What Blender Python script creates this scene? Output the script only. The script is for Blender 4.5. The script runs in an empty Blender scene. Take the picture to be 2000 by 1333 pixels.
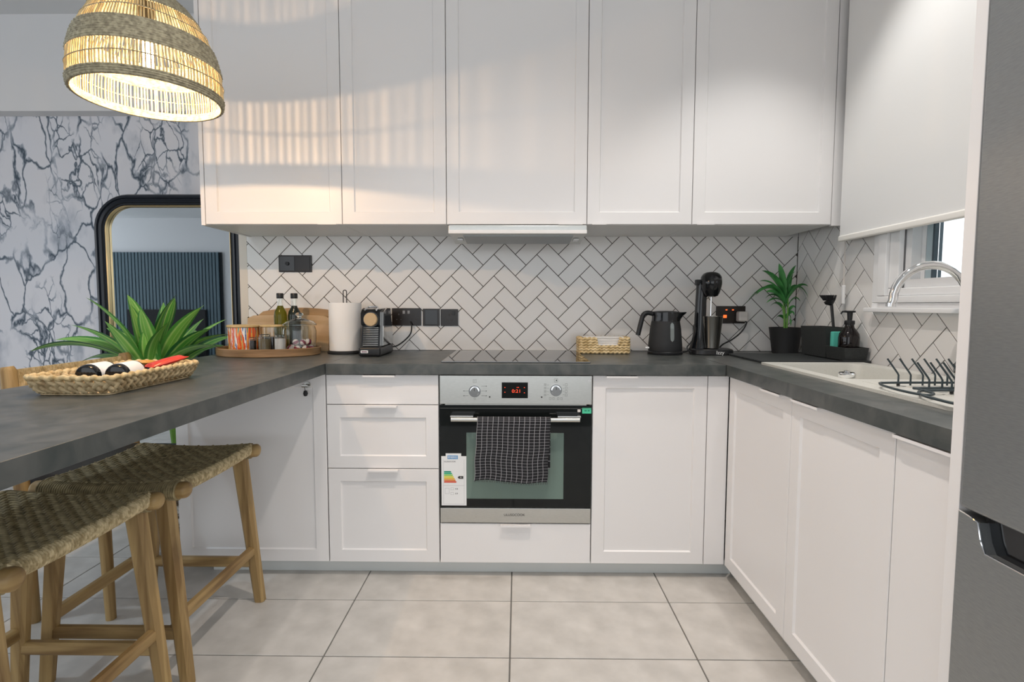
import bpy, bmesh, math, random
from mathutils import Vector, Matrix
random.seed(7)
S = bpy.context.scene
C = S.collection
R = math.radians

# ------------------------------------------------------------------ camera, world, lights, exposure
def look():
    yaw, th, roll = -0.0110, 0.0673, 0.0022
    right = Vector((math.cos(yaw), -math.sin(yaw), 0)); fh = Vector((math.sin(yaw), math.cos(yaw), 0)); z = Vector((0, 0, 1))
    fwd = fh*math.cos(th) - z*math.sin(th); up = fh*math.sin(th) + z*math.cos(th)
    r2 = right*math.cos(roll) + up*math.sin(roll); u2 = -right*math.sin(roll) + up*math.cos(roll)
    m = Matrix((r2, u2, -fwd)).transposed().to_4x4(); m.translation = (0, -2.6742, 1.0915)
    return m
cam_d = bpy.data.cameras.new('camera'); cam = bpy.data.objects.new('camera', cam_d); C.objects.link(cam)
cam.matrix_world = look(); cam_d.sensor_width = 36; cam_d.lens = 36*1044.94/2000; cam_d.clip_start = 0.05
S.camera = cam
vs = S.view_settings; vs.view_transform = 'Standard'; vs.look = 'None'; vs.gamma = 1; vs.exposure = 0.20; vs.use_curve_mapping = False
W = bpy.data.worlds.new('world'); S.world = W; W.use_nodes = True
bg = W.node_tree.nodes['Background']; bg.inputs[0].default_value = (0.92, 0.96, 1.0, 1); bg.inputs[1].default_value = 1.5

def spot(loc, power, size, blend, col, rad=0.035):
    l = bpy.data.lights.new('downlight_and_fill', 'SPOT'); l.energy = power; l.spot_size = R(size); l.spot_blend = blend; l.color = col; l.shadow_soft_size = rad
    o = bpy.data.objects.new('downlight_and_fill', l); C.objects.link(o); o.location = loc; return o
WARM = (1.0, 0.90, 0.82)
spot((0.12, -1.45, 2.69), 80, 125, 1.0, WARM)
spot((0.95, -0.95, 2.69), 38, 88, 0.55, (1, .97, .93))
spot((-0.62, -2.1, 2.69), 42, 125, 1.0, WARM)
spot((-2.3, -1.2, 2.69), 42, 130, 0.8, (.74, .87, 1))  # cool fill, no real fitting: added to turn marble and mirror bluish and bright

# ------------------------------------------------------------------ materials
def nt(name):
    m = bpy.data.materials.new(name); m.use_nodes = True
    return m, m.node_tree.nodes, m.node_tree.links, m.node_tree.nodes['Principled BSDF']
def mat(name, col, rough=.5, metal=0, spec=.5, trans=0, ior=1.45, emit=None, es=0, coat=0, alpha=1):
    m, N, L, b = nt(name)
    b.inputs['Base Color'].default_value = (*col, 1); b.inputs['Roughness'].default_value = rough; b.inputs['Metallic'].default_value = metal
    b.inputs['Specular IOR Level'].default_value = spec; b.inputs['Transmission Weight'].default_value = trans; b.inputs['IOR'].default_value = ior
    b.inputs['Coat Weight'].default_value = coat
    if emit: b.inputs['Emission Color'].default_value = (*emit, 1); b.inputs['Emission Strength'].default_value = es
    return m
def noisy(name, c1, c2, scale=20, rough=.5, stretch=(1, 1, 1), bump=0, detail=6, lo=.35, hi=.65, metal=0, spec=.5, dist=0, bscale=None):
    m, N, L, b = nt(name)
    tc = N.new('ShaderNodeTexCoord'); mp = N.new('ShaderNodeMapping'); mp.inputs['Scale'].default_value = stretch
    L.new(tc.outputs['Object'], mp.inputs[0])
    n = N.new('ShaderNodeTexNoise'); n.inputs['Scale'].default_value = scale; n.inputs['Detail'].default_value = detail; n.inputs['Distortion'].default_value = dist
    L.new(mp.outputs[0], n.inputs['Vector'])
    r = N.new('ShaderNodeValToRGB'); r.color_ramp.elements[0].position = lo; r.color_ramp.elements[1].position = hi
    r.color_ramp.elements[0].color = (*c1, 1); r.color_ramp.elements[1].color = (*c2, 1)
    L.new(n.outputs[0], r.inputs[0]); L.new(r.outputs[0], b.inputs['Base Color'])
    b.inputs['Roughness'].default_value = rough; b.inputs['Metallic'].default_value = metal; b.inputs['Specular IOR Level'].default_value = spec
    if bump:
        bp = N.new('ShaderNodeBump'); bp.inputs['Strength'].default_value = bump; bp.inputs['Distance'].default_value = .002
        if bscale:
            n2 = N.new('ShaderNodeTexNoise'); n2.inputs['Scale'].default_value = bscale; L.new(mp.outputs[0], n2.inputs['Vector']); L.new(n2.outputs[0], bp.inputs['Height'])
        else: L.new(n.outputs[0], bp.inputs['Height'])
        L.new(bp.outputs[0], b.inputs['Normal'])
    return m
M = {}
M['white'] = mat('cabinet_white', (.82, .805, .80), .38)
M['carcass'] = mat('carcass_white', (.78, .785, .775), .45)
M['plinth'] = mat('plinth_grey_white', (.62, .64, .63), .45)
M['paint'] = mat('wall_paint', (.78, .78, .79), .8)
M['cream'] = mat('wall_edge_cream', (.74, .68, .60), .8)
M['ceil'] = mat('ceiling_paint', (.8, .81, .82), .9)
M['tile'] = mat('wall_tile_gloss', (.86, .85, .835), .12, spec=.5)
M['grout'] = mat('dark_grout', (.085, .075, .07), .9)
M['floor'] = noisy('floor_porcelain', (.47, .45, .42), (.63, .605, .57), 9, .42, bump=.05, detail=9, lo=.3, hi=.7)
M['floorgrout'] = mat('floor_grout', (.16, .155, .145), .9)
M['counter'] = noisy('worktop_concrete', (.034, .044, .044), (.112, .115, .110), 15, .36, detail=14, lo=.24, hi=.80, bump=.04, dist=.8)
M['counter_edge'] = M['counter']
M['steel'] = noisy('brushed_steel', (.50, .50, .47), (.58, .575, .545), 60, .30, (1, 1, 30), metal=1, detail=3)
M['fridge'] = noisy('fridge_steel', (.30, .315, .32), (.335, .35, .355), 500, .40, (1, .12, 1), metal=.85, detail=2)
M['chrome'] = mat('chrome', (.85, .86, .87), .06, 1)
M['dchrome'] = mat('dark_mirror_chrome', (.45, .44, .42), .08, 1)
M['blackglass'] = mat('black_glass', (.008, .010, .010), .04, spec=.35)
M['hob'] = mat('hob_glass', (.012, .012, .012), .03, spec=1.0, ior=1.9)
M['ovenin'] = mat('oven_glass_with_reflection', (.150, .215, .185), .12, spec=.5)  # greenish reflection of the floor put into the black glass's base colour
M['black'] = mat('black_plastic', (.014, .015, .017), .35)
M['blackgl'] = mat('black_gloss_plastic', (.008, .009, .011), .10, spec=.6)
M['matteblack'] = mat('black_matte', (.018, .019, .021), .6)
M['socket'] = mat('socket_black_brown', (.017, .012, .010), .25)
M['darkgrey'] = noisy('caddy_dark_grey', (.022, .025, .026), (.032, .036, .036), 200, .65)
M['mat'] = mat('silicone_dark', (.032, .036, .037), .5)
M['sink'] = noisy('sink_composite', (.55, .55, .51), (.62, .62, .58), 400, .45, detail=2)
M['glass'] = mat('clear_glass', (.95, .98, .97), .02, trans=1, ior=1.45)
M['oil'] = mat('olive_oil_glass', (.22, .24, .02), .05, trans=.75, ior=1.3)
M['vinegar'] = mat('dark_bottle_glass', (.012, .016, .010), .06, spec=.6)
M['amber'] = mat('amber_brown_glass', (.005, .003, .003), .06, spec=.6)
M['wood'] = noisy('teak', (.185, .105, .034), (.43, .29, .12), 26, .5, (1, 1, .05), detail=8, dist=1.2, bump=.1)
M['woodh'] = noisy('teak_horizontal', (.185, .105, .034), (.43, .29, .12), 26, .5, (.06, .06, 1), detail=8, dist=1.2, bump=.1)
M['traywood'] = noisy('tray_bent_wood', (.20, .115, .05), (.36, .22, .11), 18, .45, (.3, .3, 3), detail=8)
M['boardwood'] = noisy('board_wood_light', (.50, .33, .17), (.66, .47, .28), 14, .5, (.2, 1, 2.5), detail=6)
M['boardwood2'] = noisy('board_wood_brown', (.30, .17, .07), (.48, .30, .14), 14, .5, (.2, 1, 2.5), detail=6)
M['lidwood'] = noisy('lid_wood', (.55, .38, .16), (.70, .52, .26), 40, .5)
M['weave'] = noisy('seat_cord', (.115, .088, .038), (.43, .345, .185), 55, .7, detail=4, lo=.25, hi=.75)
M['weavepale'] = noisy('edge_cord_pale', (.34, .26, .13), (.68, .56, .34), 90, .7, detail=3)
M['seagrass'] = noisy('seagrass', (.42, .29, .12), (.78, .62, .36), 60, .7, detail=4, lo=.3, hi=.7, bump=.3, bscale=300)
M['hyacinth'] = noisy('water_hyacinth', (.30, .20, .09), (.72, .57, .34), 38, .65, detail=5, lo=.28, hi=.68, bump=.3, bscale=200)
M['shade'] = noisy('pendant_straw', (.50, .38, .18), (.72, .58, .32), 50, .7, detail=3)
M['shadeband'] = noisy('pendant_seagrass_band', (.24, .21, .14), (.46, .41, .28), 90, .8, detail=4)
M['paper'] = mat('paper_white', (.86, .845, .82), .9)
M['cork'] = mat('warm_tan_disc', (.50, .36, .20), .35)
M['mirror'] = mat('mirror_silver', (.80, .86, .90), .01, 1)
M['gold'] = mat('gold_trim', (.62, .48, .26), .35, .8)
M['navyblack'] = mat('mirror_frame_black', (.010, .014, .022), .30)
M['blind'] = mat('blind_fabric', (.80, .80, .79), .9)
M['pvc'] = mat('window_white', (.82, .83, .84), .35)
M['gasket'] = mat('dark_gasket', (.06, .09, .11), .5)
M['frameblue'] = mat('window_grey_frame', (.42, .52, .56), .4)
M['soil'] = mat('soil', (.03, .022, .015), .95)
M['leafpalm'] = noisy('palm_leaf', (.025, .15, .035), (.09, .36, .10), 14, .40, detail=2)
M['stem'] = mat('palm_stem', (.14, .34, .06), .45)
M['emred'] = mat('display_red', (.5, .02, .01), .5, emit=(1, .10, .03), es=.9)
M['emorange'] = mat('neon_orange', (.5, .05, .01), .5, emit=(1, .16, .03), es=1.2)
M['bulb'] = mat('bulb_glow', (1, .8, .5), .5, emit=(1, .80, .48), es=22)
M['green'] = mat('sticker_green', (.08, .60, .35), .5)
M['red'] = mat('wrapper_red', (.62, .05, .03), .3)
M['blue'] = mat('wrapper_blue', (.03, .07, .20), .3)
M['orange'] = mat('wrapper_orange', (.65, .33, .06), .4)
M['sponge'] = mat('sponge_green', (.10, .52, .42), .8)
M['plug'] = mat('plug_white', (.72, .68, .64), .4)
M['print'] = mat('print_dark', (.05, .05, .05), .6)
M['printg'] = mat('print_grey', (.35, .36, .38), .6)
M['labelpaper'] = mat('label_paper', (.84, .85, .85), .6)
M['salt'] = mat('white_salt', (.82, .79, .78), .8)
M['spice'] = mat('brown_spice', (.20, .145, .07), .9)
M['darkbean'] = mat('dark_contents', (.03, .018, .016), .6)
M['tv'] = mat('tv_black', (.004, .005, .006), .25, spec=.2)
M['slat'] = mat('slat_blue_grey', (.085, .14, .17), .45)
M['slatback'] = mat('slat_backing', (.008, .012, .016), .8)
M['parapet'] = mat('exterior_grey_green', (.35, .42, .42), .9)

def marble():
    m, N, L, b = nt('marble_wallpaper')
    tc = N.new('ShaderNodeTexCoord'); mp = N.new('ShaderNodeMapping'); mp.inputs['Rotation'].default_value = (0, R(28), 0); mp.inputs['Scale'].default_value = (1.5, 1, .8)
    L.new(tc.outputs['Object'], mp.inputs[0])
    n0 = N.new('ShaderNodeTexNoise'); n0.inputs['Scale'].default_value = 2.2; n0.inputs['Detail'].default_value = 5; L.new(mp.outputs[0], n0.inputs['Vector'])
    sc = N.new('ShaderNodeVectorMath'); sc.operation = 'SCALE'; sc.inputs[3].default_value = .55; L.new(n0.outputs['Color'], sc.inputs[0])
    ad = N.new('ShaderNodeVectorMath'); L.new(mp.outputs[0], ad.inputs[0]); L.new(sc.outputs[0], ad.inputs[1])
    def vein(scale, w0, w1):
        v = N.new('ShaderNodeTexVoronoi'); v.feature = 'DISTANCE_TO_EDGE'; v.inputs['Scale'].default_value = scale; L.new(ad.outputs[0], v.inputs['Vector'])
        mr = N.new('ShaderNodeMapRange'); mr.inputs[1].default_value = w0; mr.inputs[2].default_value = w1; mr.inputs[3].default_value = 1; mr.inputs[4].default_value = 0
        L.new(v.outputs['Distance'], mr.inputs[0]); return mr
    def mask(scale, lo, hi, off):
        mp2 = N.new('ShaderNodeMapping'); mp2.inputs['Location'].default_value = off; L.new(mp.outputs[0], mp2.inputs[0])
        n = N.new('ShaderNodeTexNoise'); n.inputs['Scale'].default_value = scale; n.inputs['Detail'].default_value = 6; L.new(mp2.outputs[0], n.inputs['Vector'])
        mr = N.new('ShaderNodeMapRange'); mr.inputs[1].default_value = lo; mr.inputs[2].default_value = hi; L.new(n.outputs[0], mr.inputs[0]); return mr
    def mul(a, c):
        x = N.new('ShaderNodeMath'); x.operation = 'MULTIPLY'; L.new(a.outputs[0], x.inputs[0]); L.new(c.outputs[0], x.inputs[1]); return x
    def mx(a, c):
        x = N.new('ShaderNodeMath'); x.operation = 'MAXIMUM'; L.new(a.outputs[0], x.inputs[0]); L.new(c.outputs[0], x.inputs[1]); return x
    a = mul(vein(3.9, .004, .045), mask(2.6, .40, .54, (3, 0, 1)))
    c = mul(vein(11.0, .004, .07), mask(3.0, .48, .60, (0, 0, 7)))
    d = mul(mask(7, .48, .80, (5, 0, 2)), mask(2.4, .48, .68, (9, 0, 4)))
    f = mx(mx(a, c), d)
    r = N.new('ShaderNodeValToRGB'); e = r.color_ramp.elements; e[0].color = (.76, .77, .82, 1); e[1].color = (.055, .085, .12, 1)
    k = r.color_ramp.elements.new(.35); k.color = (.42, .46, .53, 1)
    L.new(f.outputs[0], r.inputs[0]); L.new(r.outputs[0], b.inputs['Base Color']); b.inputs['Roughness'].default_value = .6
    return m
M['marble'] = marble()

def leafmat(name, edge, mid, stripe):
    m, N, L, b = nt(name)
    uv = N.new('ShaderNodeUVMap'); sp = N.new('ShaderNodeSeparateXYZ'); L.new(uv.outputs[0], sp.inputs[0])
    r = N.new('ShaderNodeValToRGB'); r.color_ramp.elements[0].position = 0; r.color_ramp.elements[0].color = (*edge, 1); r.color_ramp.elements[1].position = 1; r.color_ramp.elements[1].color = (*edge, 1)
    for p, c in ((.16, edge), (.24, stripe), (.34, mid), (.47, mid), (.5, stripe), (.53, mid), (.68, mid), (.76, stripe), (.84, edge)):
        e = r.color_ramp.elements.new(p); e.color = (*c, 1)
    L.new(sp.outputs[0], r.inputs[0]); L.new(r.outputs[0], b.inputs['Base Color']); b.inputs['Roughness'].default_value = .35
    return m
M['leaf'] = leafmat('dracaena_leaf', (.03, .15, .04), (.10, .34, .06), (.42, .62, .18))
M['leafl'] = leafmat('dracaena_leaf_light', (.08, .30, .05), (.22, .52, .09), (.48, .70, .22))

def towelmat():
    m, N, L, b = nt('checked_tea_towel')
    uv = N.new('ShaderNodeUVMap'); sp = N.new('ShaderNodeSeparateXYZ'); L.new(uv.outputs[0], sp.inputs[0])
    def line(out, n, w):
        a = N.new('ShaderNodeMath'); a.operation = 'MULTIPLY'; a.inputs[1].default_value = n; L.new(out, a.inputs[0])
        f = N.new('ShaderNodeMath'); f.operation = 'FRACT'; L.new(a.outputs[0], f.inputs[0])
        g = N.new('ShaderNodeMath'); g.operation = 'LESS_THAN'; g.inputs[1].default_value = w; L.new(f.outputs[0], g.inputs[0]); return g
    x = N.new('ShaderNodeMath'); x.operation = 'MAXIMUM'; L.new(line(sp.outputs[0], 14, .07).outputs[0], x.inputs[0]); L.new(line(sp.outputs[1], 22, .07).outputs[0], x.inputs[1])
    mixn = N.new('ShaderNodeMix'); mixn.data_type = 'RGBA'; mixn.inputs[6].default_value = (.012, .012, .015, 1); mixn.inputs[7].default_value = (.40, .40, .42, 1)
    L.new(x.outputs[0], mixn.inputs[0]); L.new(mixn.outputs[2], b.inputs['Base Color']); b.inputs['Roughness'].default_value = .95
    return m
M['towel'] = towelmat()
def jarpaint():
    m, N, L, b = nt('painted_glass_stripes')
    uv = N.new('ShaderNodeUVMap'); mp = N.new('ShaderNodeMapping'); mp.inputs['Scale'].default_value = (26, 1.2, 1); L.new(uv.outputs[0], mp.inputs[0])
    n = N.new('ShaderNodeTexNoise'); n.inputs['Scale'].default_value = 1; n.inputs['Detail'].default_value = 3; n.inputs['Distortion'].default_value = .6; L.new(mp.outputs[0], n.inputs['Vector'])
    r = N.new('ShaderNodeValToRGB'); r.color_ramp.interpolation = 'CONSTANT'; e = r.color_ramp.elements; e[0].color = (.03, .08, .28, 1); e[1].position = .36; e[1].color = (.80, .82, .80, 1)
    for p, c in ((.42, (.68, .10, .03)), (.49, (.80, .24, .04)), (.54, (.78, .52, .14)), (.58, (.05, .25, .28)), (.62, (.62, .06, .03)), (.68, (.04, .05, .12))):
        k = e.new(p); k.color = (*c, 1)
    L.new(n.outputs[0], r.inputs[0]); L.new(r.outputs[0], b.inputs['Base Color']); b.inputs['Roughness'].default_value = .1
    return m
M['jarpaint'] = jarpaint()
def swirl():
    m, N, L, b = nt('chocolate_wrapper')
    tc = N.new('ShaderNodeTexCoord'); n = N.new('ShaderNodeTexWave'); n.inputs['Scale'].default_value = 14; n.inputs['Distortion'].default_value = 5; L.new(tc.outputs['Object'], n.inputs['Vector'])
    r = N.new('ShaderNodeValToRGB'); r.color_ramp.interpolation = 'CONSTANT'; r.color_ramp.elements[0].color = (.28, .02, .05, 1); r.color_ramp.elements[1].position = .5; r.color_ramp.elements[1].color = (.82, .72, .68, 1)
    L.new(n.outputs[0], r.inputs[0]); L.new(r.outputs[0], b.inputs['Base Color']); b.inputs['Roughness'].default_value = .25
    return m
M['choc'] = swirl()

# ------------------------------------------------------------------ builders
def offset_of(o):
    v = Vector((0, 0, 0))
    while o is not None: v += o.location; o = o.parent
    return v
class MB:
    """collects shapes, then becomes ONE mesh object"""
    def __init__(s): s.v = []; s.f = []; s.uv = {}; s.wn = False
    def add(s, vs, fs):
        b = len(s.v); s.v += [Vector(a) for a in vs]; s.f += [tuple(i+b for i in f) for f in fs]; return b
    def box(s, a, b):
        x0, y0, z0 = [min(p, q) for p, q in zip(a, b)]; x1, y1, z1 = [max(p, q) for p, q in zip(a, b)]
        s.add([(x0,y0,z0),(x1,y0,z0),(x1,y1,z0),(x0,y1,z0),(x0,y0,z1),(x1,y0,z1),(x1,y1,z1),(x0,y1,z1)],
              [(3,2,1,0),(4,5,6,7),(0,1,5,4),(1,2,6,5),(2,3,7,6),(3,0,4,7)]); return s
    def rbox(s, a, b, r=.003, seg=2):
        bm = bmesh.new(); bmesh.ops.create_cube(bm, size=1)
        c = [(p+q)/2 for p, q in zip(a, b)]; d = [abs(q-p) for p, q in zip(a, b)]
        for v in bm.verts: v.co = Vector((c[i]+v.co[i]*d[i] for i in range(3)))
        bmesh.ops.bevel(bm, geom=bm.edges[:], offset=min(r, min(d)*.49), segments=seg, profile=.5, affect='EDGES')
        s.wn = True; s.frombm(bm); return s
    def frombm(s, bm):
        bm.verts.index_update(); s.add([v.co.copy() for v in bm.verts], [[v.index for v in f.verts] for f in bm.faces]); bm.free()
    def loft(s, rings, closed=True, cap0=False, cap1=False):
        n = len(rings[0]); b = len(s.v)
        for r in rings: s.v += [Vector(p) for p in r]
        for i in range(len(rings)-1):
            for j in range(n if closed else n-1):
                k = (j+1) % n
                s.f.append((b+i*n+j, b+i*n+k, b+(i+1)*n+k, b+(i+1)*n+j))
        if cap0: s.f.append(tuple(b+j for j in range(n))[::-1])
        if cap1: s.f.append(tuple(b+(len(rings)-1)*n+j for j in range(n)))
        return s
    def lathe(s, prof, c=(0, 0, 0), n=32, cap0=True, cap1=True, sx=1, sy=1):
        return s.loft([[(c[0]+r*sx*math.cos(2*math.pi*j/n), c[1]+r*sy*math.sin(2*math.pi*j/n), c[2]+z) for j in range(n)] for r, z in prof], True, cap0, cap1)
    def tube(s, pts, r, n=8, caps=True, closed=False):
        P = [Vector(p) for p in pts]; m = len(P); rr = r if isinstance(r, (list, tuple)) else [r]*m
        rings = []; prev = None
        for i in range(m):
            if closed: t = P[(i+1) % m]-P[i-1]
            else: t = P[min(i+1, m-1)]-P[max(i-1, 0)]
            if t.length < 1e-9: t = Vector((0, 0, 1))
            t.normalize()
            if prev is None:
                a = Vector((0, 0, 1)) if abs(t.z) < .9 else Vector((1, 0, 0)); u = t.cross(a).normalized()
            else: u = (prev - t*prev.dot(t)).normalized()
            w = t.cross(u); prev = u
            rings.append([P[i]+(u*math.cos(2*math.pi*j/n)+w*math.sin(2*math.pi*j/n))*rr[i] for j in range(n)])
        if closed: rings.append(rings[0])
        return s.loft(rings, True, caps and not closed, caps and not closed)
    def bar(s, p, q, w, h, w2=None, h2=None, up=(0, 0, 1), ch=.25):
        """straight bar with chamfered rectangular section"""
        p, q = Vector(p), Vector(q); t = (q-p).normalized(); u = t.cross(Vector(up)).normalized(); k = u.cross(t)
        w2 = w2 or w; h2 = h2 or h
        def ring(c, w, h):
            c_ = min(w, h)*ch; o = [(-w/2+c_, -h/2), (w/2-c_, -h/2), (w/2, -h/2+c_), (w/2, h/2-c_), (w/2-c_, h/2), (-w/2+c_, h/2), (-w/2, h/2-c_), (-w/2, -h/2+c_)]
            return [c+u*a+k*b for a, b in o]
        return s.loft([ring(p, w, h), ring(q, w2, h2)], True, True, True)
    def prism(s, poly, f0, f1):
        """poly: 2-D points, f0/f1 map a 2-D point to 3-D for the two ends"""
        return s.loft([[f0(p) for p in poly], [f1(p) for p in poly]], True, True, True)
    def build(s, name, m, parent=None, world=True, smooth=True, ang=35, loc=None):
        me = bpy.data.meshes.new(name)
        off = offset_of(parent) if (world and parent) else Vector((0, 0, 0))
        base = Vector(loc) if loc else Vector((0, 0, 0))
        me.from_pydata([v-off-base for v in s.v], [], s.f)
        if s.uv:
            l = me.uv_layers.new(name='UVMap')
            for p in me.polygons:
                for li, vi in zip(p.loop_indices, p.vertices): l.data[li].uv = s.uv.get(vi, (0, 0))
        bm = bmesh.new(); bm.from_mesh(me); bmesh.ops.recalc_face_normals(bm, faces=bm.faces[:]); bm.to_mesh(me); bm.free()
        if smooth: me.shade_smooth(); me.set_sharp_from_angle(angle=R(ang))
        me.materials.append(M[m] if isinstance(m, str) else m)
        o = bpy.data.objects.new(name, me); C.objects.link(o)
        if parent: o.parent = parent
        o.location = base
        if s.wn and smooth: w_ = o.modifiers.new('weighted_normals', 'WEIGHTED_NORMAL'); w_.keep_sharp = True
        return o
def tag(o, label=None, cat=None, group=None, kind=None):
    if label: o['label'] = label
    if cat: o['category'] = cat
    if group: o['group'] = group
    if kind: o['kind'] = kind
    return o
def thing(name, loc, label, cat, group=None):
    o = bpy.data.objects.new(name, None); C.objects.link(o); o.location = loc; o.empty_display_size = .05
    return tag(o, label, cat, group)
def copy_tree(o, parent=None):
    c = o.copy(); C.objects.link(c)
    if parent: c.parent = parent
    for ch in [x for x in bpy.data.objects if x.parent == o]: copy_tree(ch, c)
    return c
def text(name, body, size, loc, rot, m, parent, ext=.0003, align='CENTER', sx=1):
    cu = bpy.data.curves.new(name, 'FONT'); cu.body = body; cu.size = size; cu.extrude = ext; cu.align_x = align; cu.align_y = 'CENTER'
    t = bpy.data.objects.new('tmp_text', cu); C.objects.link(t); bpy.context.view_layer.update()
    me = bpy.data.meshes.new_from_object(t.evaluated_get(bpy.context.evaluated_depsgraph_get())); bpy.data.objects.remove(t); bpy.data.curves.remove(cu)
    mt = Matrix.Rotation(rot[2], 4, 'Z') @ Matrix.Rotation(rot[1], 4, 'Y') @ Matrix.Rotation(rot[0], 4, 'X')
    off = offset_of(parent)
    for v in me.vertices:
        p = v.co.copy(); p.x *= sx; v.co = mt @ p + Vector(loc) - off
    me.materials.clear(); me.materials.append(M[m]); me.name = name
    o = bpy.data.objects.new(name, me); C.objects.link(o); o.parent = parent; return o
def struct(o, label): return tag(o, label, None, None, 'structure')
def catmull(P, n=8):
    P = [Vector(p) for p in P]; Q = [P[0]*2-P[1]] + P + [P[-1]*2-P[-2]]; out = []
    for i in range(1, len(Q)-2):
        for k in range(n):
            t = k/n; a, b, c, d = Q[i-1], Q[i], Q[i+1], Q[i+2]
            out.append(.5*((2*b)+(c-a)*t+(2*a-5*b+4*c-d)*t*t+(3*b-a-3*c+d)*t**3))
    out.append(P[-1]); return out
def rrect(x0, x1, y0, y1, r, n=5):
    o = []
    for cx, cy, a0 in ((x1-r, y1-r, 0), (x0+r, y1-r, 90), (x0+r, y0+r, 180), (x1-r, y0+r, 270)):
        for k in range(n+1): a = R(a0+90*k/n); o.append((cx+r*math.cos(a), cy+r*math.sin(a)))
    return o
def slab_hole(mb, outer, inner, z0, z1):
    bm = bmesh.new()
    loops = []
    for lp in (outer, inner):
        vs_ = [bm.verts.new((x, y, z1)) for x, y in lp]
        loops.append([bm.edges.new((vs_[i], vs_[(i+1) % len(vs_)])) for i in range(len(vs_))])
    bmesh.ops.triangle_fill(bm, use_beauty=True, use_dissolve=False, edges=bm.edges[:])
    top = bm.faces[:]
    ext = bmesh.ops.extrude_face_region(bm, geom=top)
    for e in ext['geom']:
        if isinstance(e, bmesh.types.BMVert): e.co.z = z0
    mb.frombm(bm)

# ------------------------------------------------------------------ constants of the room
ZC = 0.8632; ZT = ZC-.042; XW = 1.378; BF = -.60; CF = -.622; XPR = -.7464; XPL = -1.3803; XCR = .8006; ZU = 1.4295; YU = -.393; CEIL = 2.70
YM = .47

# ------------------------------------------------------------------ floor
fl = MB().box((-8.5, -6.7, -.05), (2.2, .6, -.004)).build('floor', 'floorgrout'); struct(fl, 'grey porcelain tiled floor')
TW, TD, TX, TY = .58, .318, -.0219, -.768
tm = None
g = .0022
for i in range(-6, 3):
    for j in range(-8, 5):
        x0 = TX+i*TW; y0 = TY+j*TD
        if tm is None:
            t = MB().rbox((g, g, -.008), (TW-g, TD-g, 0), .0015, 1).build('floor_tile', 'floor', None, world=False); tm = t.data
        else:
            t = bpy.data.objects.new('floor_tile', tm); C.objects.link(t)
        t.parent = fl; t.location = (x0, y0, 0)

# ------------------------------------------------------------------ walls, ceiling
wb = MB().box((-1.389, .0022, 0), (XW+.10, .16, CEIL)).build('wall_back', 'grout', smooth=False); struct(wb, 'kitchen back wall behind the herringbone tiles')
MB().box((-1.391, .0, ZC), (-1.352, .162, CEIL)).build('wall_end_trim', 'cream', wb)
MB().box((-1.352, .0015, ZU), (XW, .009, CEIL)).build('wall_paint_layer', 'paint', wb)
MB().box((-1.389, .0015, 0), (XW, .009, ZC-.05)).build('wall_paint_layer', 'paint', wb)
ZS0_ = 1.10
WY0, WY1, WZ0, WZ1 = -1.34, -.735, 1.155, 2.25        # window opening in the right wall
wr = MB()
wr.box((XW+.009, -1.9, 0), (XW+.10, .008, WZ0)); wr.box((XW+.009, -1.9, WZ1), (XW+.10, .008, CEIL))
wr.box((XW+.009, WY1, WZ0), (XW+.10, .008, WZ1)); wr.box((XW+.009, -1.9, WZ0), (XW+.10, WY0, WZ1))
wr = wr.build('wall_right', 'paint', smooth=False); struct(wr, 'right wall with tiles and window over the sink')
MB().box((XW, -1.9, 1.62), (XW+.0088, -.0, CEIL)).build('wall_paint_layer', 'paint', wr)
MB().box((XW+.0020, WY1+.02, ZC-.02), (XW+.0092, .002, 1.62)).box((XW+.0020, -1.72, ZC-.02), (XW+.0092, WY1+.02, ZS0_)).build('grout_bed', 'grout', wr)
wf = MB().box((-8.5, YM, 0), (-1.2, YM+.12, CEIL)).build('wall_far', 'marble', smooth=False); struct(wf, 'living room wall with white and grey marble wallpaper')
bk = MB().box((-8.5, .385, 2.175), (-1.389, YM+.01, CEIL)).build('trim_1', 'paint', smooth=False); struct(bk, 'painted bulkhead above the marble wall')
ce = MB().box((-8.5, -6.7, CEIL), (XW+.12, YM+.1, CEIL+.08)).build('ceiling', 'ceil', smooth=False); struct(ce, 'white ceiling')
# rear living room wall that the mirror sees
rw = MB().box((-8.5, -6.7, 0), (-4.3, -6.58, CEIL)).build('wall_rear', 'paint', smooth=False); struct(rw, 'painted living room wall seen in the mirror')
sp_ = thing('slat_panel', (-6.6, -6.55, 0), 'blue grey vertical slat wall panel reflected in the mirror', 'wall panel')
MB().box((-8.3, -6.55, 0), (-5.53, -6.535, 2.06)).build('backing', 'slatback', sp_)
sm_ = None
for i in range(43):
    x = -8.28+i*.063
    if sm_ is None:
        o = MB().box((0, 0, 0), (.046, .025, 2.06)).build('slat', 'slat', None, world=False); sm_ = o.data
    else: o = bpy.data.objects.new('slat', sm_); C.objects.link(o)
    o.parent = sp_; o.location = Vector((x, -6.535, 0))-sp_.location
tv = thing('television', (-6.5, -6.5, .35), 'black flat television on the slat panel, reflected in the mirror', 'television')
MB().rbox((-7.3, -6.505, .12), (-5.83, -6.46, .985), .008).build('screen', 'tv', tv)
MB().rbox((-7.31, -6.507, .11), (-5.82, -6.47, .995), .008).build('bezel', 'black', tv)

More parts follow.
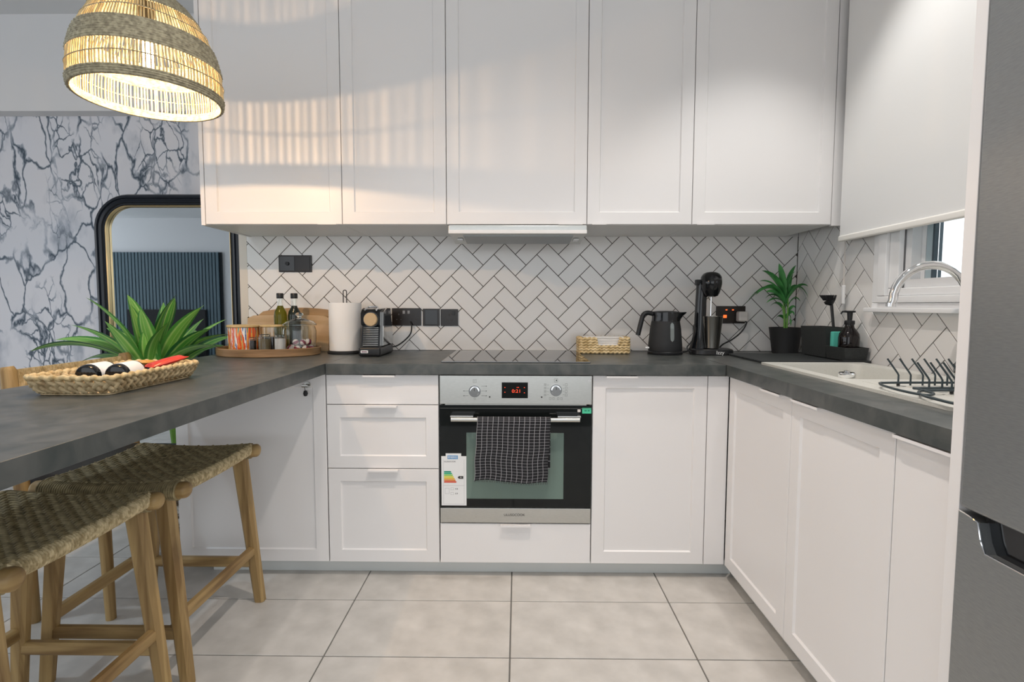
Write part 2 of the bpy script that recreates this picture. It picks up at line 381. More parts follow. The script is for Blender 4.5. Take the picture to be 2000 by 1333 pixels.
# ------------------------------------------------------------------ herringbone tiles
def clip(poly, a, b, c):                       # keep a*x+b*y<=c
    out = []
    for i in range(len(poly)):
        p, q = poly[i], poly[(i+1) % len(poly)]; dp = a*p[0]+b*p[1]-c; dq = a*q[0]+b*q[1]-c
        if dp <= 0: out.append(p)
        if (dp < 0 < dq) or (dq < 0 < dp):
            t = dp/(dp-dq); out.append((p[0]+(q[0]-p[0])*t, p[1]+(q[1]-p[1])*t))
    return out
def area(p): return abs(sum(p[i][0]*p[(i+1) % len(p)][1]-p[(i+1) % len(p)][0]*p[i][1] for i in range(len(p))))/2
def herring(w, x0, x1, z0, z1, ox, oz, gr):
    """2:1 herringbone turned 45 degrees, columns of zigzag run upwards; yields clipped polygons"""
    s2 = math.sqrt(.5); res = []; g_ = gr/2
    for m_ in range(-30, 40):
        for n_ in range(-50, 60):
            u = m_*2*w + n_*w; v = m_*2*w - n_*w
            for rc in (((u, v), (u+2*w, v+w)), ((u+2*w, v), (u+3*w, v+2*w))):
                (a, b), (c, d) = rc
                q = [(a+g_, b+g_), (c-g_, b+g_), (c-g_, d-g_), (a+g_, d-g_)]
                q = [((p[0]+p[1])*s2+ox, (p[0]-p[1])*s2*-1+oz) for p in q]
                if max(p[0] for p in q) < x0 or min(p[0] for p in q) > x1 or max(p[1] for p in q) < z0 or min(p[1] for p in q) > z1: continue
                q = clip(q, 1, 0, x1); q = clip(q, -1, 0, -x0) if q else q; q = clip(q, 0, 1, z1) if q else q; q = clip(q, 0, -1, -z0) if q else q
                if len(q) >= 3 and area(q) > 4e-5: res.append(q)
    return res
def shrink(poly, d):
    cx = sum(p[0] for p in poly)/len(poly); cy = sum(p[1] for p in poly)/len(poly)
    out = []
    for x, y in poly:
        l = math.hypot(x-cx, y-cy) or 1; out.append((x+(cx-x)/l*d, y+(cy-y)/l*d))
    return out
TLW = .0752
for q in herring(TLW, -1.352, XW-.002, ZC+.001, ZU+.004, -.1198, 1.3418, .003):
    mb = MB(); a = shrink(q, .0016)
    mb.loft([[(x, .0085, z) for x, z in q], [(x, .0012, z) for x, z in q], [(x, 0, z) for x, z in a]], True, True, True)
    mb.build('wall_tile', 'tile', wb, smooth=False)
ZS0 = 1.105; YS0 = -(WY1+.03)
for q in herring(TLW, .001, 1.70, ZC+.001, 1.62, .6732, .970, .003):          # first coordinate runs toward the camera
    if all(p[1] > 1.44 for p in q) and all(p[0] > .45 for p in q): continue
    parts = [q]
    if any(p[1] > ZS0 and p[0] > YS0 for p in q): parts = [clip(q, 0, 1, ZS0), clip(clip(q, 0, -1, -ZS0) or [(0, 0)]*3, 1, 0, YS0)]
    mb = MB()
    for r_ in parts:
        if len(r_) < 3 or area(r_) < 2e-5: continue
        a = shrink(r_, .0016)
        mb.loft([[(XW+.0085, -y, z) for y, z in r_], [(XW+.0012, -y, z) for y, z in r_], [(XW, -y, z) for y, z in a]], True, True, True)
    if mb.v: mb.build('wall_tile', 'tile', wr, smooth=False)

# ------------------------------------------------------------------ window over the sink
win = thing('window_1', (XW+.06, -1.04, WZ0), 'white framed window over the sink, half covered by the blind', None); win['kind'] = 'structure'
fr = MB()
for k, (o0, o1, d) in enumerate(((.135, .095, .022), (.095, .05, .032), (.05, .0, .020))):      # stepped architrave
    y0a, y1a, za = WY0-o0, WY1+o0, WZ0-o0*.55; y0b, y1b, zb = WY0-o1, WY1+o1, WZ0-o1*.55
    fr.rbox((XW-d, y1b+.0004, zb), (XW-.0005, y1a, WZ1+.05), .004); fr.rbox((XW-d, y0a, zb), (XW-.0005, y0b-.0004, WZ1+.05), .004)
    fr.rbox((XW-d, y0a, za), (XW-.0005, y1a, zb-.0004), .004)
fr.build('architrave', 'pvc', win)
MB().rbox((XW-.045, WY0-.15, 1.068), (XW+.01, WY1+.148, 1.084), .003).build('window_sill', 'pvc', win)
f2 = MB()
for y0, y1 in ((WY1-.028, WY1-.0005), (WY0+.0005, WY0+.028)): f2.box((XW+.004, y0, WZ0+.0305), (XW+.095, y1, WZ1))
f2.box((XW+.004, WY0+.0005, WZ0+.0005), (XW+.095, WY1-.0005, WZ0+.030)); f2.build('window_frame', 'pvc', win)
f3 = MB().box((XW+.040, WY1-.075, WZ0+.031), (XW+.070, WY1-.048, WZ1)); f3.box((XW+.040, WY1-.235, WZ0+.031), (XW+.070, WY1-.213, WZ1))
f3.build('sash', 'frameblue', win)
MB().box((XW+.038, WY1-.047, WZ0+.031), (XW+.075, WY1-.029, WZ1)).build('sash', 'pvc', win)
MB().box((XW+.039, WY1-.084, WZ0+.031), (XW+.069, WY1-.0755, WZ1)).build('gasket', 'gasket', win)
MB().box((XW+.052, WY0+.029, WZ0+.031), (XW+.056, WY1-.085, WZ1)).build('pane', 'glass', win)
par = MB().rbox((2.6, -6, 0), (2.75, 1.5, 1.02), .01).build('parapet', 'parapet'); tag(par, 'grey green parapet outside the kitchen window', 'parapet')

# ------------------------------------------------------------------ cabinets
def shaker(mb, x0, x1, z0, z1, fw=.05, th=.018, dep=.007, sl=.004, f=None):
    """frame-and-panel front; f(a, d, z) maps (across, depth behind front, height) to the world"""
    o = rect4(x0, x1, z0, z1); i = rect4(x0+fw, x1-fw, z0+fw, z1-fw); k = rect4(x0+fw+sl, x1-fw-sl, z0+fw+sl, z1-fw-sl); e = .0015; oe = rect4(x0+e, x1-e, z0+e, z1-e)
    mb.loft([[f(a, th, b) for a, b in o], [f(a, e, b) for a, b in o], [f(a, 0, b) for a, b in oe], [f(a, 0, b) for a, b in i], [f(a, dep, b) for a, b in k]], True, True, True)
def rect4(x0, x1, z0, z1): return [(x0, z0), (x1, z0), (x1, z1), (x0, z1)]
def slabfront(mb, x0, x1, z0, z1, th=.018, f=None):
    e = .0015; o = rect4(x0, x1, z0, z1); oe = rect4(x0+e, x1-e, z0+e, z1-e)
    mb.loft([[f(a, th, b) for a, b in o], [f(a, e, b) for a, b in o], [f(a, 0, b) for a, b in oe]], True, True, True)
FB = lambda a, d, z: (a, BF+d, z)             # back run fronts
FU = lambda a, d, z: (a, YU+d, z)             # upper fronts
XF = XCR+.022
FR = lambda a, d, z: (XF+d, a, z)             # right run fronts
def lip(mb, x0, x1, z, f, down=True, out=.02):
    s = -1 if down else 1
    pts = [(.002, 0), (-out, 0), (-out, s*.007), (-out+.0025, s*.007), (-out+.0025, s*.003), (.002, s*.003)]
    mb.loft([[f(x0, d, z+h) for d, h in pts], [f(x1, d, z+h) for d, h in pts]], True, True, True)

ZTOP = 2.66
ux = [-1.3249, -.7432, -.3025, .2886, .7286, 1.309]
ulab = ['white wall cupboard at the left end, lit by the pendant lamp', 'narrow white wall cupboard left of the hood cupboard', 'white wall cupboard directly above the extractor hood',
        'narrow white wall cupboard right of the hood cupboard', 'wide white wall cupboard beside the roller blind']
ulip = [(-.845, -.765), None, (.17, .27), (.31, .37), (.75, .82)]
for i in range(5):
    x0, x1 = ux[i], ux[i+1]
    cb = thing('wall_cupboard', ((x0+x1)/2, YU, ZU), ulab[i], 'cupboard', 'wall cupboards')
    MB().box((x0+.0008, YU+.0195, ZU), (x1-.0008, -.001, ZTOP)).build('carcass', 'carcass', cb, smooth=False)
    d = MB(); shaker(d, x0+.0014, x1-.0014, ZU+.001, ZTOP, .05, f=FU); d = d.build('door', 'white', cb, smooth=False)
    if ulip[i]:
        l = MB(); lip(l, *ulip[i], ZU-.0015, FU, False, .012); l.build('handle', 'white', d, smooth=False)
    if i == 0: MB().box((-1.3425, YU, ZU-.003), (-1.3262, -.001, ZTOP)).build('side_panel', 'white', cb, smooth=False)
fp = MB().rbox((1.3105, YU+.001, ZU-.004), (XW-.001, YU+.02, ZTOP), .0015).build('filler_panel', 'white'); tag(fp, 'thin white filler strip between the last wall cupboard and the blind', 'panel')
cor = MB().rbox((-1.3425, YU+.004, ZTOP+.001), (XW-.001, -.001, CEIL-.001), .001).build('cupboard_cornice', 'white'); tag(cor, 'white top filler above the wall cupboards', 'panel')

# base cabinets
ZB = .058
def base_cab(x0, x1, label, fronts, carc=True):
    cb = thing('base_cabinet', ((x0+x1)/2, BF, 0), label, 'cabinet', 'base cabinets')
    if carc: MB().box((x0+.0008, BF+.0195, ZB), (x1-.0008, -.002, ZT-.001)).build('carcass', 'carcass', cb, smooth=False)
    for kind, z0, z1, lp in fronts:
        mb = MB()
        if kind == 'slab': slabfront(mb, x0+.0014, x1-.0014, z0, z1, f=FB)
        else: shaker(mb, x0+.0014, x1-.0014, z0, z1, .049, f=FB)
        d = mb.build('door' if kind == 'door' else 'drawer', 'white', cb, smooth=False)
        if lp:
            l = MB(); lip(l, lp[0], lp[1], z1+.0005, FB); l.build('handle', 'white', d, smooth=False)
    return cb
c1 = base_cab(-1.3557, -.754, 'white base cabinet with a keyed lock, under the peninsula worktop', [('door', ZB+.004, ZT-.004, None)])
lk = MB()
lk.tube([(-.824, BF+.002, .777), (-.824, BF-.008, .777)], .012, 20); lk.build('lock', 'steel', c1)
ky = MB(); ky.tube([(-.824, BF-.008, .777), (-.824, BF-.030, .776)], .0025, 8); ky.rbox((-.836, BF-.034, .772), (-.812, BF-.028, .781), .002); ky.build('key', 'dchrome', c1)
tg = MB(); tg.lathe([(.0001, -.012), (.006, -.010), (.009, 0), (.006, .010), (.0001, .012)], (-.829, BF-.012, .745), 14); tg.tube([(-.826, BF-.028, .772), (-.828, BF-.018, .758)], .001, 6); tg.build('key_fob', 'matteblack', c1)
c2 = base_cab(-.7525, -.3098, 'white three drawer base cabinet left of the oven', [('slab', .7005, ZT-.004, (-.603, -.478)), ('shaker', .4445, .6975, (-.597, -.472)), ('shaker', ZB+.004, .4415, (-.590, -.470))])
c3 = thing('oven_cabinet', (-.008, BF, 0), 'white cabinet housing the oven, with a plain drawer below it', 'cabinet')
MB().box((-.3077, BF+.0195, ZB), (.2912, -.002, .224)).box((-.3077, BF+.0195, .224), (-.3000, -.002, ZT-.001)).box((.2840, BF+.0195, .224), (.2912, -.002, ZT-.001)).build('carcass', 'carcass', c3, smooth=False)
mb = MB(); slabfront(mb, -.3065, .2900, ZB+.004, .2225, f=FB); d = mb.build('drawer', 'white', c3, smooth=False)
mb = MB(); lip(mb, -.067, .052, .223, FB); mb.build('handle', 'white', d, smooth=False)
c4 = base_cab(.2926, .7400, 'white single door base cabinet right of the oven', [('door', ZB+.004, ZT-.004, (.343, .464))])
f4 = MB().rbox((.7412, BF, ZB+.004), (XF-.001, BF+.018, ZT-.004), .0015).build('corner_filler', 'white'); tag(f4, 'white corner filler strip between the two base cabinet runs', 'panel')
rl = ['white base cabinet door in the corner of the right run', 'white sink base cabinet in the middle of the right run', 'narrow white base cabinet against the tall fridge panel']
ry = [-.604, -1.0752, -1.519, -1.697]; rlip = [(-1.035, -.905), (-1.245, -1.105), (-1.69, -1.535)]
for i in range(3):
    y1, y0 = ry[i], ry[i+1]
    cb = thing('base_cabinet', (XF, (y0+y1)/2, 0), rl[i], 'cabinet', 'base cabinets')
    zt_ = .62 if i < 2 else ZT-.001
    MB().box((XF+.0195, y0+.0008, ZB), (XW-.01, y1-.0008, zt_)).box((XF+.0195, y0+.0008, zt_), (XF+.05, y1-.0008, ZT-.001)).build('carcass', 'carcass', cb, smooth=False)
    mb = MB()
    if i < 2: shaker(mb, y0+.0014, y1-.0014, ZB+.004, ZT-.004, .049, f=FR)
    else: slabfront(mb, y0+.0014, y1-.0014, ZB+.004, ZT-.004, f=FR)
    d = mb.build('door', 'white', cb, smooth=False)
    l = MB(); lip(l, *rlip[i], ZT-.0035, FR); l.build('handle', 'white', d, smooth=False)
pl = MB().rbox((-1.25, -.552, 0), (XF+.045, -.536, ZB), .001).build('plinth_board', 'plinth'); tag(pl, 'pale grey plinth board under the back run of cabinets', 'plinth')
pl = MB().rbox((XF+.048, -1.697, 0), (XF+.064, -.553, ZB), .001).build('plinth_board', 'plinth'); tag(pl, 'pale grey plinth board under the right run of cabinets', 'plinth')

# worktops
wk = MB().rbox((XPL, -2.25, ZT), (XPR-.0005, -.0005, ZC), .002).build('worktop', 'counter'); tag(wk, 'dark concrete look peninsula worktop running toward the camera', 'worktop', 'worktops')
wk = MB().rbox((XPR+.0005, CF, ZT), (XCR-.0005, -.0005, ZC), .002).build('worktop', 'counter'); tag(wk, 'dark concrete look worktop along the tiled back wall', 'worktop', 'worktops')
wk = MB(); SBO = rrect(.985, 1.285, -1.075, -.645, .04)
slab_hole(wk, rect4(XCR+.0005, XW-.0005, -1.6985, -.0005), rrect(.975, 1.295, -1.085, -.635, .04), ZT, ZC)
wk = wk.build('worktop', 'counter'); tag(wk, 'dark concrete look worktop along the right wall holding the sink', 'worktop', 'worktops')

# ------------------------------------------------------------------ oven, towel, label
ov = thing('oven', (-.008, BF, .226), 'built-in stainless steel oven with black glass door', 'oven')
X0, X1 = -.3055, .2895
MB().box((X0+.02, BF+.004, .24), (X1-.02, -.06, .81)).build('body', 'steel', ov, smooth=False)
cp = MB().rbox((X0, BF-.004, .7035), (X1, BF+.016, .8165), .002).build('control_panel', 'steel', ov)
od = MB().rbox((X0, BF-.003, .2885), (X1, BF+.016, .6995), .002).build('door_glass', 'blackglass', ov)
MB().rbox((-.2014, BF-.0042, .3252), (.1813, BF-.002, .5906), .001).build('inner_window', 'ovenin', od)
MB().box((X0+.001, BF-.0045, .6865), (X1-.001, BF-.002, .6885)).build('trim_line', 'dchrome', od)
bt = MB().rbox((X0, BF-.004, .2275), (X1, BF+.016, .287), .002).build('bottom_trim', 'steel', ov)
text('brand_lettering', 'ULUSOCOOK', .0135, (-.012, BF-.0046, .2600), (R(90), 0, 0), 'print', bt, sx=1.0)
for kx, kz in ((-.1679, .7549), (.1488, .7602)):
    kb = MB(); kb.tube([(kx, BF-.002, kz), (kx, BF-.008, kz)], .0235, 28); kb.tube([(kx, BF-.006, kz), (kx, BF-.011, kz), (kx, BF-.026, kz)], [.0185, .0185, .016], 28); kb = kb.build('knob', 'chrome', cp)
    MB().rbox((kx-.0012, BF-.0268, kz+.004), (kx+.0012, BF-.0255, kz+.015), .0004).build('pointer', 'print', kb)
dsp = MB().rbox((-.0625, BF-.0055, .7279), (.0397, BF-.003, .7901), .001).build('display', 'blackglass', cp)
text('digits', '0:21', .0185, (-.005, BF-.0058, .7555), (R(90), 0, 0), 'emred', dsp, sx=1.15)
mk = MB()
for x, z in ((-.050, .770), (-.050, .7515), (.026, .770), (.026, .7495), (-.002, .7705), (.003, .7705)): mk.box((x-.0022, BF-.0060, z-.0010), (x+.0022, BF-.0054, z+.0010))
mk.build('display_symbols', 'emred', dsp)
ic = MB()
def tick(x, z, w, h): ic.box((x-w/2, BF-.0046, z-h/2), (x+w/2, BF-.0035, z+h/2))
def sq(x, z, r):
    for a in (-1, 1): tick(x+a*r, z, .0006, 2*r); tick(x, z+a*r, 2*r, .0006)
for dz in (.020, .001, -.018):
    for dx in ((-.034, .036) if dz < .015 else (.036,)): tick(-.1679+dx, .7549+dz, .020, .0008); tick(-.1679+dx*1.25, .7549+dz, .003, .003)
sq(-.1679, .7949, .006); tick(-.1679, .7949, .006, .0008); sq(-.1679, .7249, .003)
for k in range(4):
    sq(.1488+.040, .782-k*.0135, .0042); sq(.1488-.042, .782-k*.0135, .0036); tick(.1488-.042, .782-k*.0135, .004, .001)
    tick(.1488+.0295, .780-k*.0125, .006, .0007); tick(.1488-.031, .780-k*.0125, .006, .0007)
for x in (-.022, -.009, .009, .022): sq(.1488+x, .7265, .0036)
sq(.1488, .7985, .0065); tick(.1505, .7985, .004, .005)
ic.build('panel_symbols', 'print', cp)
for x in (-.1095, .0935): 
    MB().tube([(x, BF-.0030, .7325), (x, BF-.0052, .7325)], .0032, 12).build('indicator', 'print', cp)
MB().tube([(.2790, BF-.003, .7985), (.2790, BF-.0052, .7985)], .0062, 16).build('dot_sticker', 'labelpaper', cp)
hd = MB(); hd.tube([(-.256, BF-.048, .652), (.238, BF-.048, .652)], .0085, 20); hd = hd.build('handle', 'steel', ov)
for x in (-.215, .198): MB().rbox((x-.045, BF-.046, .6585), (x+.045, BF-.0028, .6665), .002).build('handle_bracket', 'dchrome', hd)
gs = MB().box((.2522, BF-.0040, .6685), (.2875, BF-.0029, .6905)).build('sticker', 'green', od); gs['label'] = 'green sticker in the upper right corner of the door'
MB().box((.2605, BF-.0043, .6775), (.2700, BF-.0040, .6815)).box((.2735, BF-.0043, .6775), (.2815, BF-.0040, .6815)).build('sticker_print', mat('print_green', (.01, .22, .12), .6), gs)
MB().rbox((.234, BF-.0040, .6735), (.2455, BF-.0029, .6845), .001).build('small_emblem', 'plug', od)

lb = thing('energy_label', (-.252, BF-.006, .2976), 'white energy label with coloured arrow bars on the oven door', 'label')
def lz(v): return .2976+(.5096-.2976)*v
LB = BF-.0042
MB().box((-.3005, LB-.0006, .2976), (-.2015, LB, .4965)).box((-.283, LB-.0006, .4965), (-.222, LB, .5075)).build('card', 'labelpaper', lb)
for k, c in enumerate(((.01, .28, .18), (.02, .42, .22), (.30, .60, .12), (.72, .70, .06), (.80, .50, .04), (.75, .22, .03), (.68, .06, .02))):
    m_ = mat('label_bar', c, .6); z = .4335-k*.0068; w = .026+k*.0035
    MB().prism([(-.290, z-.0028), (-.290+w, z-.0028), (-.290+w+.003, z), (-.290+w, z+.0028), (-.290, z+.0028)], lambda p: (p[0], LB-.0006, p[1]), lambda p: (p[0], LB-.0010, p[1])).build('bar', m_, lb)
ar = MB().prism([(-.2365, .411), (-.231, .4055), (-.214, .4055), (-.214, .4165), (-.231, .4165)], lambda p: (p[0], LB-.0006, p[1]), lambda p: (p[0], LB-.0010, p[1])).build('class_arrow', 'print', lb)
text('class_letter', 'A', .009, (-.2235, LB-.0012, .411), (R(90), 0, 0), 'labelpaper', ar, ext=.0001)
MB().box((-.276, LB-.0011, .4845), (-.235, LB-.0006, .4995)).build('header_band', mat('label_blue', (.16, .36, .62), .6), lb)
text('header_word', 'ENERG', .0115, (-.256, LB-.0013, .4920), (R(90), 0, 0), 'labelpaper', lb, ext=.0001)
text('maker_word', 'ULUSOCOOK', .0075, (-.290, LB-.0009, .4745), (R(90), 0, 0), 'print', lb, ext=.0001, align='LEFT')
pr = MB()
for a in ((-.2925, .378, .082, .0006), (-.2925, .303, .082, .0006)): pr.box((a[0], LB-.0009, a[1]), (a[0]+a[2], LB-.0006, a[1]+a[3]))
for x in (-.2925, -.2105): pr.box((x, LB-.0009, .303), (x+.0006, LB-.0006, .483))
for x0_, z0_, w, h in ((-.286, .345, .016, .022), (-.264, .360, .012, .009), (-.264, .341, .012, .009)):
    for a in ((x0_, z0_, w, .0006), (x0_, z0_+h, w, .0006), (x0_, z0_, .0006, h), (x0_+w, z0_, .0006, h)): pr.box((a[0], LB-.0009, a[1]), (a[0]+a[2], LB-.0006, a[1]+a[3]))
pr.build('printed_boxes', 'printg', lb)
text('printed_value', '0.8', .0085, (-.246, LB-.0009, .3645), (R(90), 0, 0), 'print', lb, ext=.0001, align='LEFT')
text('printed_value', '0.9', .0085, (-.246, LB-.0009, .3455), (R(90), 0, 0), 'print', lb, ext=.0001, align='LEFT')

def towel():
    mb = MB(); nx, ny = 40, 64
    hy, hz, rr = BF-.048, .652, .0108
    path = []
    for k in range(14): path.append((hy+rr+.002-.004*(1-k/13), .46+(hz-.46)*k/13))      # back drop
    for k in range(1, 11): a = math.pi*k/11; path.append((hy+rr*math.cos(a), hz+rr*math.sin(a)))
    zb = .4185
    for k in range(40): path.append((hy-rr-.006*math.sin(k/39*1.6), hz-(hz-zb)*k/39))
    m_ = len(path)
    for th in (0, 1):
        for i in range(m_):
            yy, zz = path[i]; down = max(0, (i-24)/(m_-25)) if i > 24 else 0
            for j in range(nx+1):
                u = j/nx
                xl = -.154-.012*down; xr = .1265-.013*down
                x = xl+(xr-xl)*u + .0025*math.sin(i*.35)*down
                w = (.0035*math.sin(u*9+1.0+down*1.5)+.003*math.sin(u*17+2*down))*down
                z = zz+(.004*math.sin(u*6+.6)-.006*u)*(1 if down > .9 else down)
                mb.v.append(Vector((x, yy-w-(.0018 if th == 0 and i > 24 else (-.0 if th else 0)), z)))
                mb.uv[len(mb.v)-1] = (u, i/m_*1.55)
    n = nx+1
    for i in range(m_-1):
        for j in range(nx): mb.f.append((i*n+j, i*n+j+1, (i+1)*n+j+1, (i+1)*n+j))
    mb.v = mb.v[:m_*n]
    o = mb.build('tea_towel', 'towel', None, ang=60)
    md = o.modifiers.new('thickness', 'SOLIDIFY'); md.thickness = .0022; md.offset = 0
    tag(o, 'black tea towel with white check lines hung over the oven handle', 'towel')
    fr_ = MB()
    for j in range(44):
        u = j/43; x = -.165+.278*u; fr_.tube([(x, BF-.0646, .4185+.004*math.sin(u*6+.6)-.006*u), (x+random.uniform(-.002, .002), BF-.0642, .410+.004*math.sin(u*6+.6)-.006*u)], .0009, 4)
    fr_ = fr_.build('fringe', 'print', o, world=False); fr_['kind'] = 'stuff'
towel()

hb = thing('induction_hob', (-.008, -.31, ZC), 'flat black glass induction hob set in the worktop', 'hob')
MB().rbox((-.303, -.5745, ZC+.0002), (.287, -.055, ZC+.0055), .0015).build('glass_top', 'hob', hb)

# ------------------------------------------------------------------ extractor hood
hd_ = thing('extractor_hood', (-.005, -.2, 1.37), 'slim pull-out extractor hood under the middle wall cupboard', 'extractor hood')
MB().rbox((-.2920, -.412, 1.390), (.2870, -.396, 1.4225), .002).build('front_bar', 'steel', hd_)
MB().rbox((-.2920, -.4135, 1.390), (.2870, -.411, 1.4045), .001).build('front_strip', 'white', hd_)
mb = MB(); mb.loft([[(-.291, -.395, 1.427), (.286, -.395, 1.427), (.286, -.10, 1.427), (-.291, -.10, 1.427)], [(-.291, -.395, 1.392), (.286, -.395, 1.392), (.286, -.17, 1.374), (-.291, -.17, 1.374)]], True, True, True)
mb.build('body', 'steel', hd_, smooth=False)
mb = MB(); mb.loft([[(-.235, -.36, 1.3905), (.235, -.36, 1.3905), (.235, -.19, 1.377), (-.235, -.19, 1.377)], [(-.235, -.36, 1.3855), (.235, -.36, 1.3855), (.235, -.19, 1.372), (-.235, -.19, 1.372)]], True, True, True)
mb.build('filter', 'fridge', hd_, smooth=False)
for x in (-.255, .255): MB().rbox((x-.012, -.30, 1.3765), (x+.012, -.24, 1.3835), .002).build('lamp_cover', 'pvc', hd_)

# ------------------------------------------------------------------ sockets on the back wall
def plate(name, x0, x1, z0, z1, label, kind):
    t = thing(name, ((x0+x1)/2, 0, z0), label, 'socket' if 'socket' in name else 'switch', 'black wall plates')
    MB().rbox((x0, -.009, z0), (x1, -.0002, z1), .0025).build('plate', 'socket', t)
    cz = (z0+z1)/2; w = x1-x0
    def pins(cx):
        p_ = MB().box((cx-.003, -.0094, cz+.008), (cx+.003, -.0088, cz+.017)); p_.box((cx-.014, -.0094, cz-.016), (cx-.007, -.0088, cz-.011)); p_.box((cx+.007, -.0094, cz-.016), (cx+.014, -.0088, cz-.011)); p_.build('pin_holes', 'print', t)
    if kind == 'double':
        for s in (-1, 1):
            pins((x0+x1)/2+s*w*.26); MB().rbox(((x0+x1)/2+s*.012-.006, -.0125, z1-.028), ((x0+x1)/2+s*.012+.006, -.0088, z1-.012), .001).build('rocker', 'printg', t)
    if kind == 'single': pins((x0+x1)/2); MB().rbox((x1-.030, -.0125, z1-.030), (x1-.014, -.0088, z1-.010), .001).build('rocker', 'black', t)
    if kind == 'blank': MB().rbox((x0+.012, -.0115, z0+.006), (x1-.010, -.0088, z1-.006), .001).build('rocker', 'blackgl', t)
    if kind == 'dimmer':
        MB().rbox((x0+.006, -.0115, z0+.006), (x0+w*.5-.002, -.0088, z1-.006), .001).build('rocker', 'blackgl', t)
        MB().tube([(x0+w*.25+.004, -.010, cz), (x0+w*.25+.004, -.018, cz)], .009, 18).build('knob', 'black', t)
        MB().rbox((x0+w*.5+.002, -.0115, z0+.006), (x1-.008, -.0088, z1-.006), .001).build('rocker', 'socket', t)
    if kind == 'lit':
        for s in (-1, 1): MB().rbox(((x0+x1)/2+s*.016-.007, -.0125, z1-.026), ((x0+x1)/2+s*.016+.007, -.0088, z1-.012), .001).build('rocker', 'blackgl', t); MB().box(((x0+x1)/2-.014+s*.016-.004+.006, -.0130, z1-.0215), ((x0+x1)/2-.014+s*.016+.005+.006, -.0124, z1-.0165)).build('neon', 'emorange', t)
        MB().box(((x0+x1)/2-.037, -.0097, cz-.016), ((x0+x1)/2-.020, -.0089, cz-.001)).build('neon_word', 'emorange', t)
    return t
plate('wall_switch', -1.1908, -1.0262, 1.2524, 1.3358, 'black double switch plate with round knob, high on the tiles', 'dimmer')
plate('wall_socket', -.7756, -.638, .9878, 1.0746, 'black double socket half hidden behind the coffee capsule machine', 'double')
plate('wall_socket', -.6292, -.4837, .9878, 1.0746, 'black double socket with two small grey rockers', 'double')
plate('wall_switch', -.4752, -.3912, .9864, 1.0722, 'square black plate with one glossy rocker, between two sockets', 'blank')
plate('wall_socket', -.3855, -.2988, .9864, 1.0703, 'square black single socket at the right end of the row', 'single')
plate('wall_socket', .9823, 1.1267, 1.0026, 1.0887, 'black double socket with glowing orange neon lights', 'lit')
pg = thing('white_plug', (1.105, -.03, 1.02), 'white plug with grey cable in the lit double socket', 'plug')
MB().rbox((1.078, -.052, 1.012), (1.124, -.0095, 1.062), .008, 3).build('plug_body', 'plug', pg)
MB().tube(catmull([(1.110, -.045, 1.016), (1.112, -.058, 1.004), (1.085, -.07, .965), (1.035, -.085, .928), (.985, -.10, .905), (.955, -.11, .880), (.94, -.085, .868)], 7), .0035, 8).build('cable', 'matteblack', pg)

# ------------------------------------------------------------------ wooden tray with jars and bottles
TRX, TRY, RX, RY = -1.135, -.252, .228, .172
tr = thing('oval_tray', (TRX, TRY, ZC), 'oval bent wood tray holding jars and bottles', 'tray')
def ovring(k, z, n=56): return [(TRX+(RX+k)*math.cos(2*math.pi*j/n), TRY+(RY+k)*math.sin(2*math.pi*j/n), ZC+z) for j in range(n)]
MB().loft([ovring(-.012, .0005), ovring(-.004, .0006), ovring(-.001, .004), ovring(0, .034), ovring(-.003, .0365), ovring(-.006, .034), ovring(-.008, .0105)], True, True, False).build('rim', 'traywood', tr)
MB().loft([ovring(-.0085, .0085), ovring(-.0085, .0103)], True, True, True).build('base', 'boardwood2', tr)
ZTY = ZC+.0107
def glass_jar(mb, c, r, h, wall=.003, neck=None):
    x, y, z = c; prof = [(.0005, 0), (r*.92, 0), (r, .004), (r, h)] ; mb.lathe(prof+[(r-wall, h), (r-wall, .006), (r*.9-wall, .004), (.0005, .004)], c, 36, False, False)
def uvlathe(mb, prof, c, n=40):
    for i, (r, z) in enumerate(prof):
        for j in range(n+1):
            a = 2*math.pi*j/n; mb.v.append(Vector((c[0]+r*math.cos(a), c[1]+r*math.sin(a), c[2]+z))); mb.uv[len(mb.v)-1] = (j/n, i/(len(prof)-1))
    for i in range(len(prof)-1):
        for j in range(n): b = i*(n+1); mb.f.append((b+j, b+j+1, b+n+1+j+1, b+n+1+j))
jx = (-1.232, -.285)
t = thing('painted_jar', (*jx, ZTY), 'glass jar painted with red, orange and blue strokes, flat wooden lid', 'jar')
mb = MB(); uvlathe(mb, [(.001, 0), (.060, 0), (.064, .005), (.0655, .05), (.0655, .115)], (*jx, ZTY)); mb.build('glass', 'jarpaint', t)
MB().lathe([(.0005, .1155), (.067, .1155), (.070, .118), (.070, .124), (.067, .126), (.0005, .126)], (*jx, ZTY), 36, False, False).build('lid', 'lidwood', t)
jx = (-1.112, -.270)
t = thing('storage_jar', (*jx, ZTY), 'clear glass jar of dark beans with a wooden lid, behind the small spice jars', 'jar')
mb = MB(); glass_jar(mb, (*jx, ZTY), .047, .116); mb.build('glass', 'glass', t)
MB().lathe([(.0005, .0065), (.043, .0065), (.043, .07), (.0005, .072)], (*jx, ZTY), 28, False, False).build('contents', 'darkbean', t)
MB().lathe([(.0005, .1165), (.049, .1165), (.052, .119), (.052, .1235), (.049, .1255), (.0005, .1255)], (*jx, ZTY), 32, False, False).build('lid', 'lidwood', t)
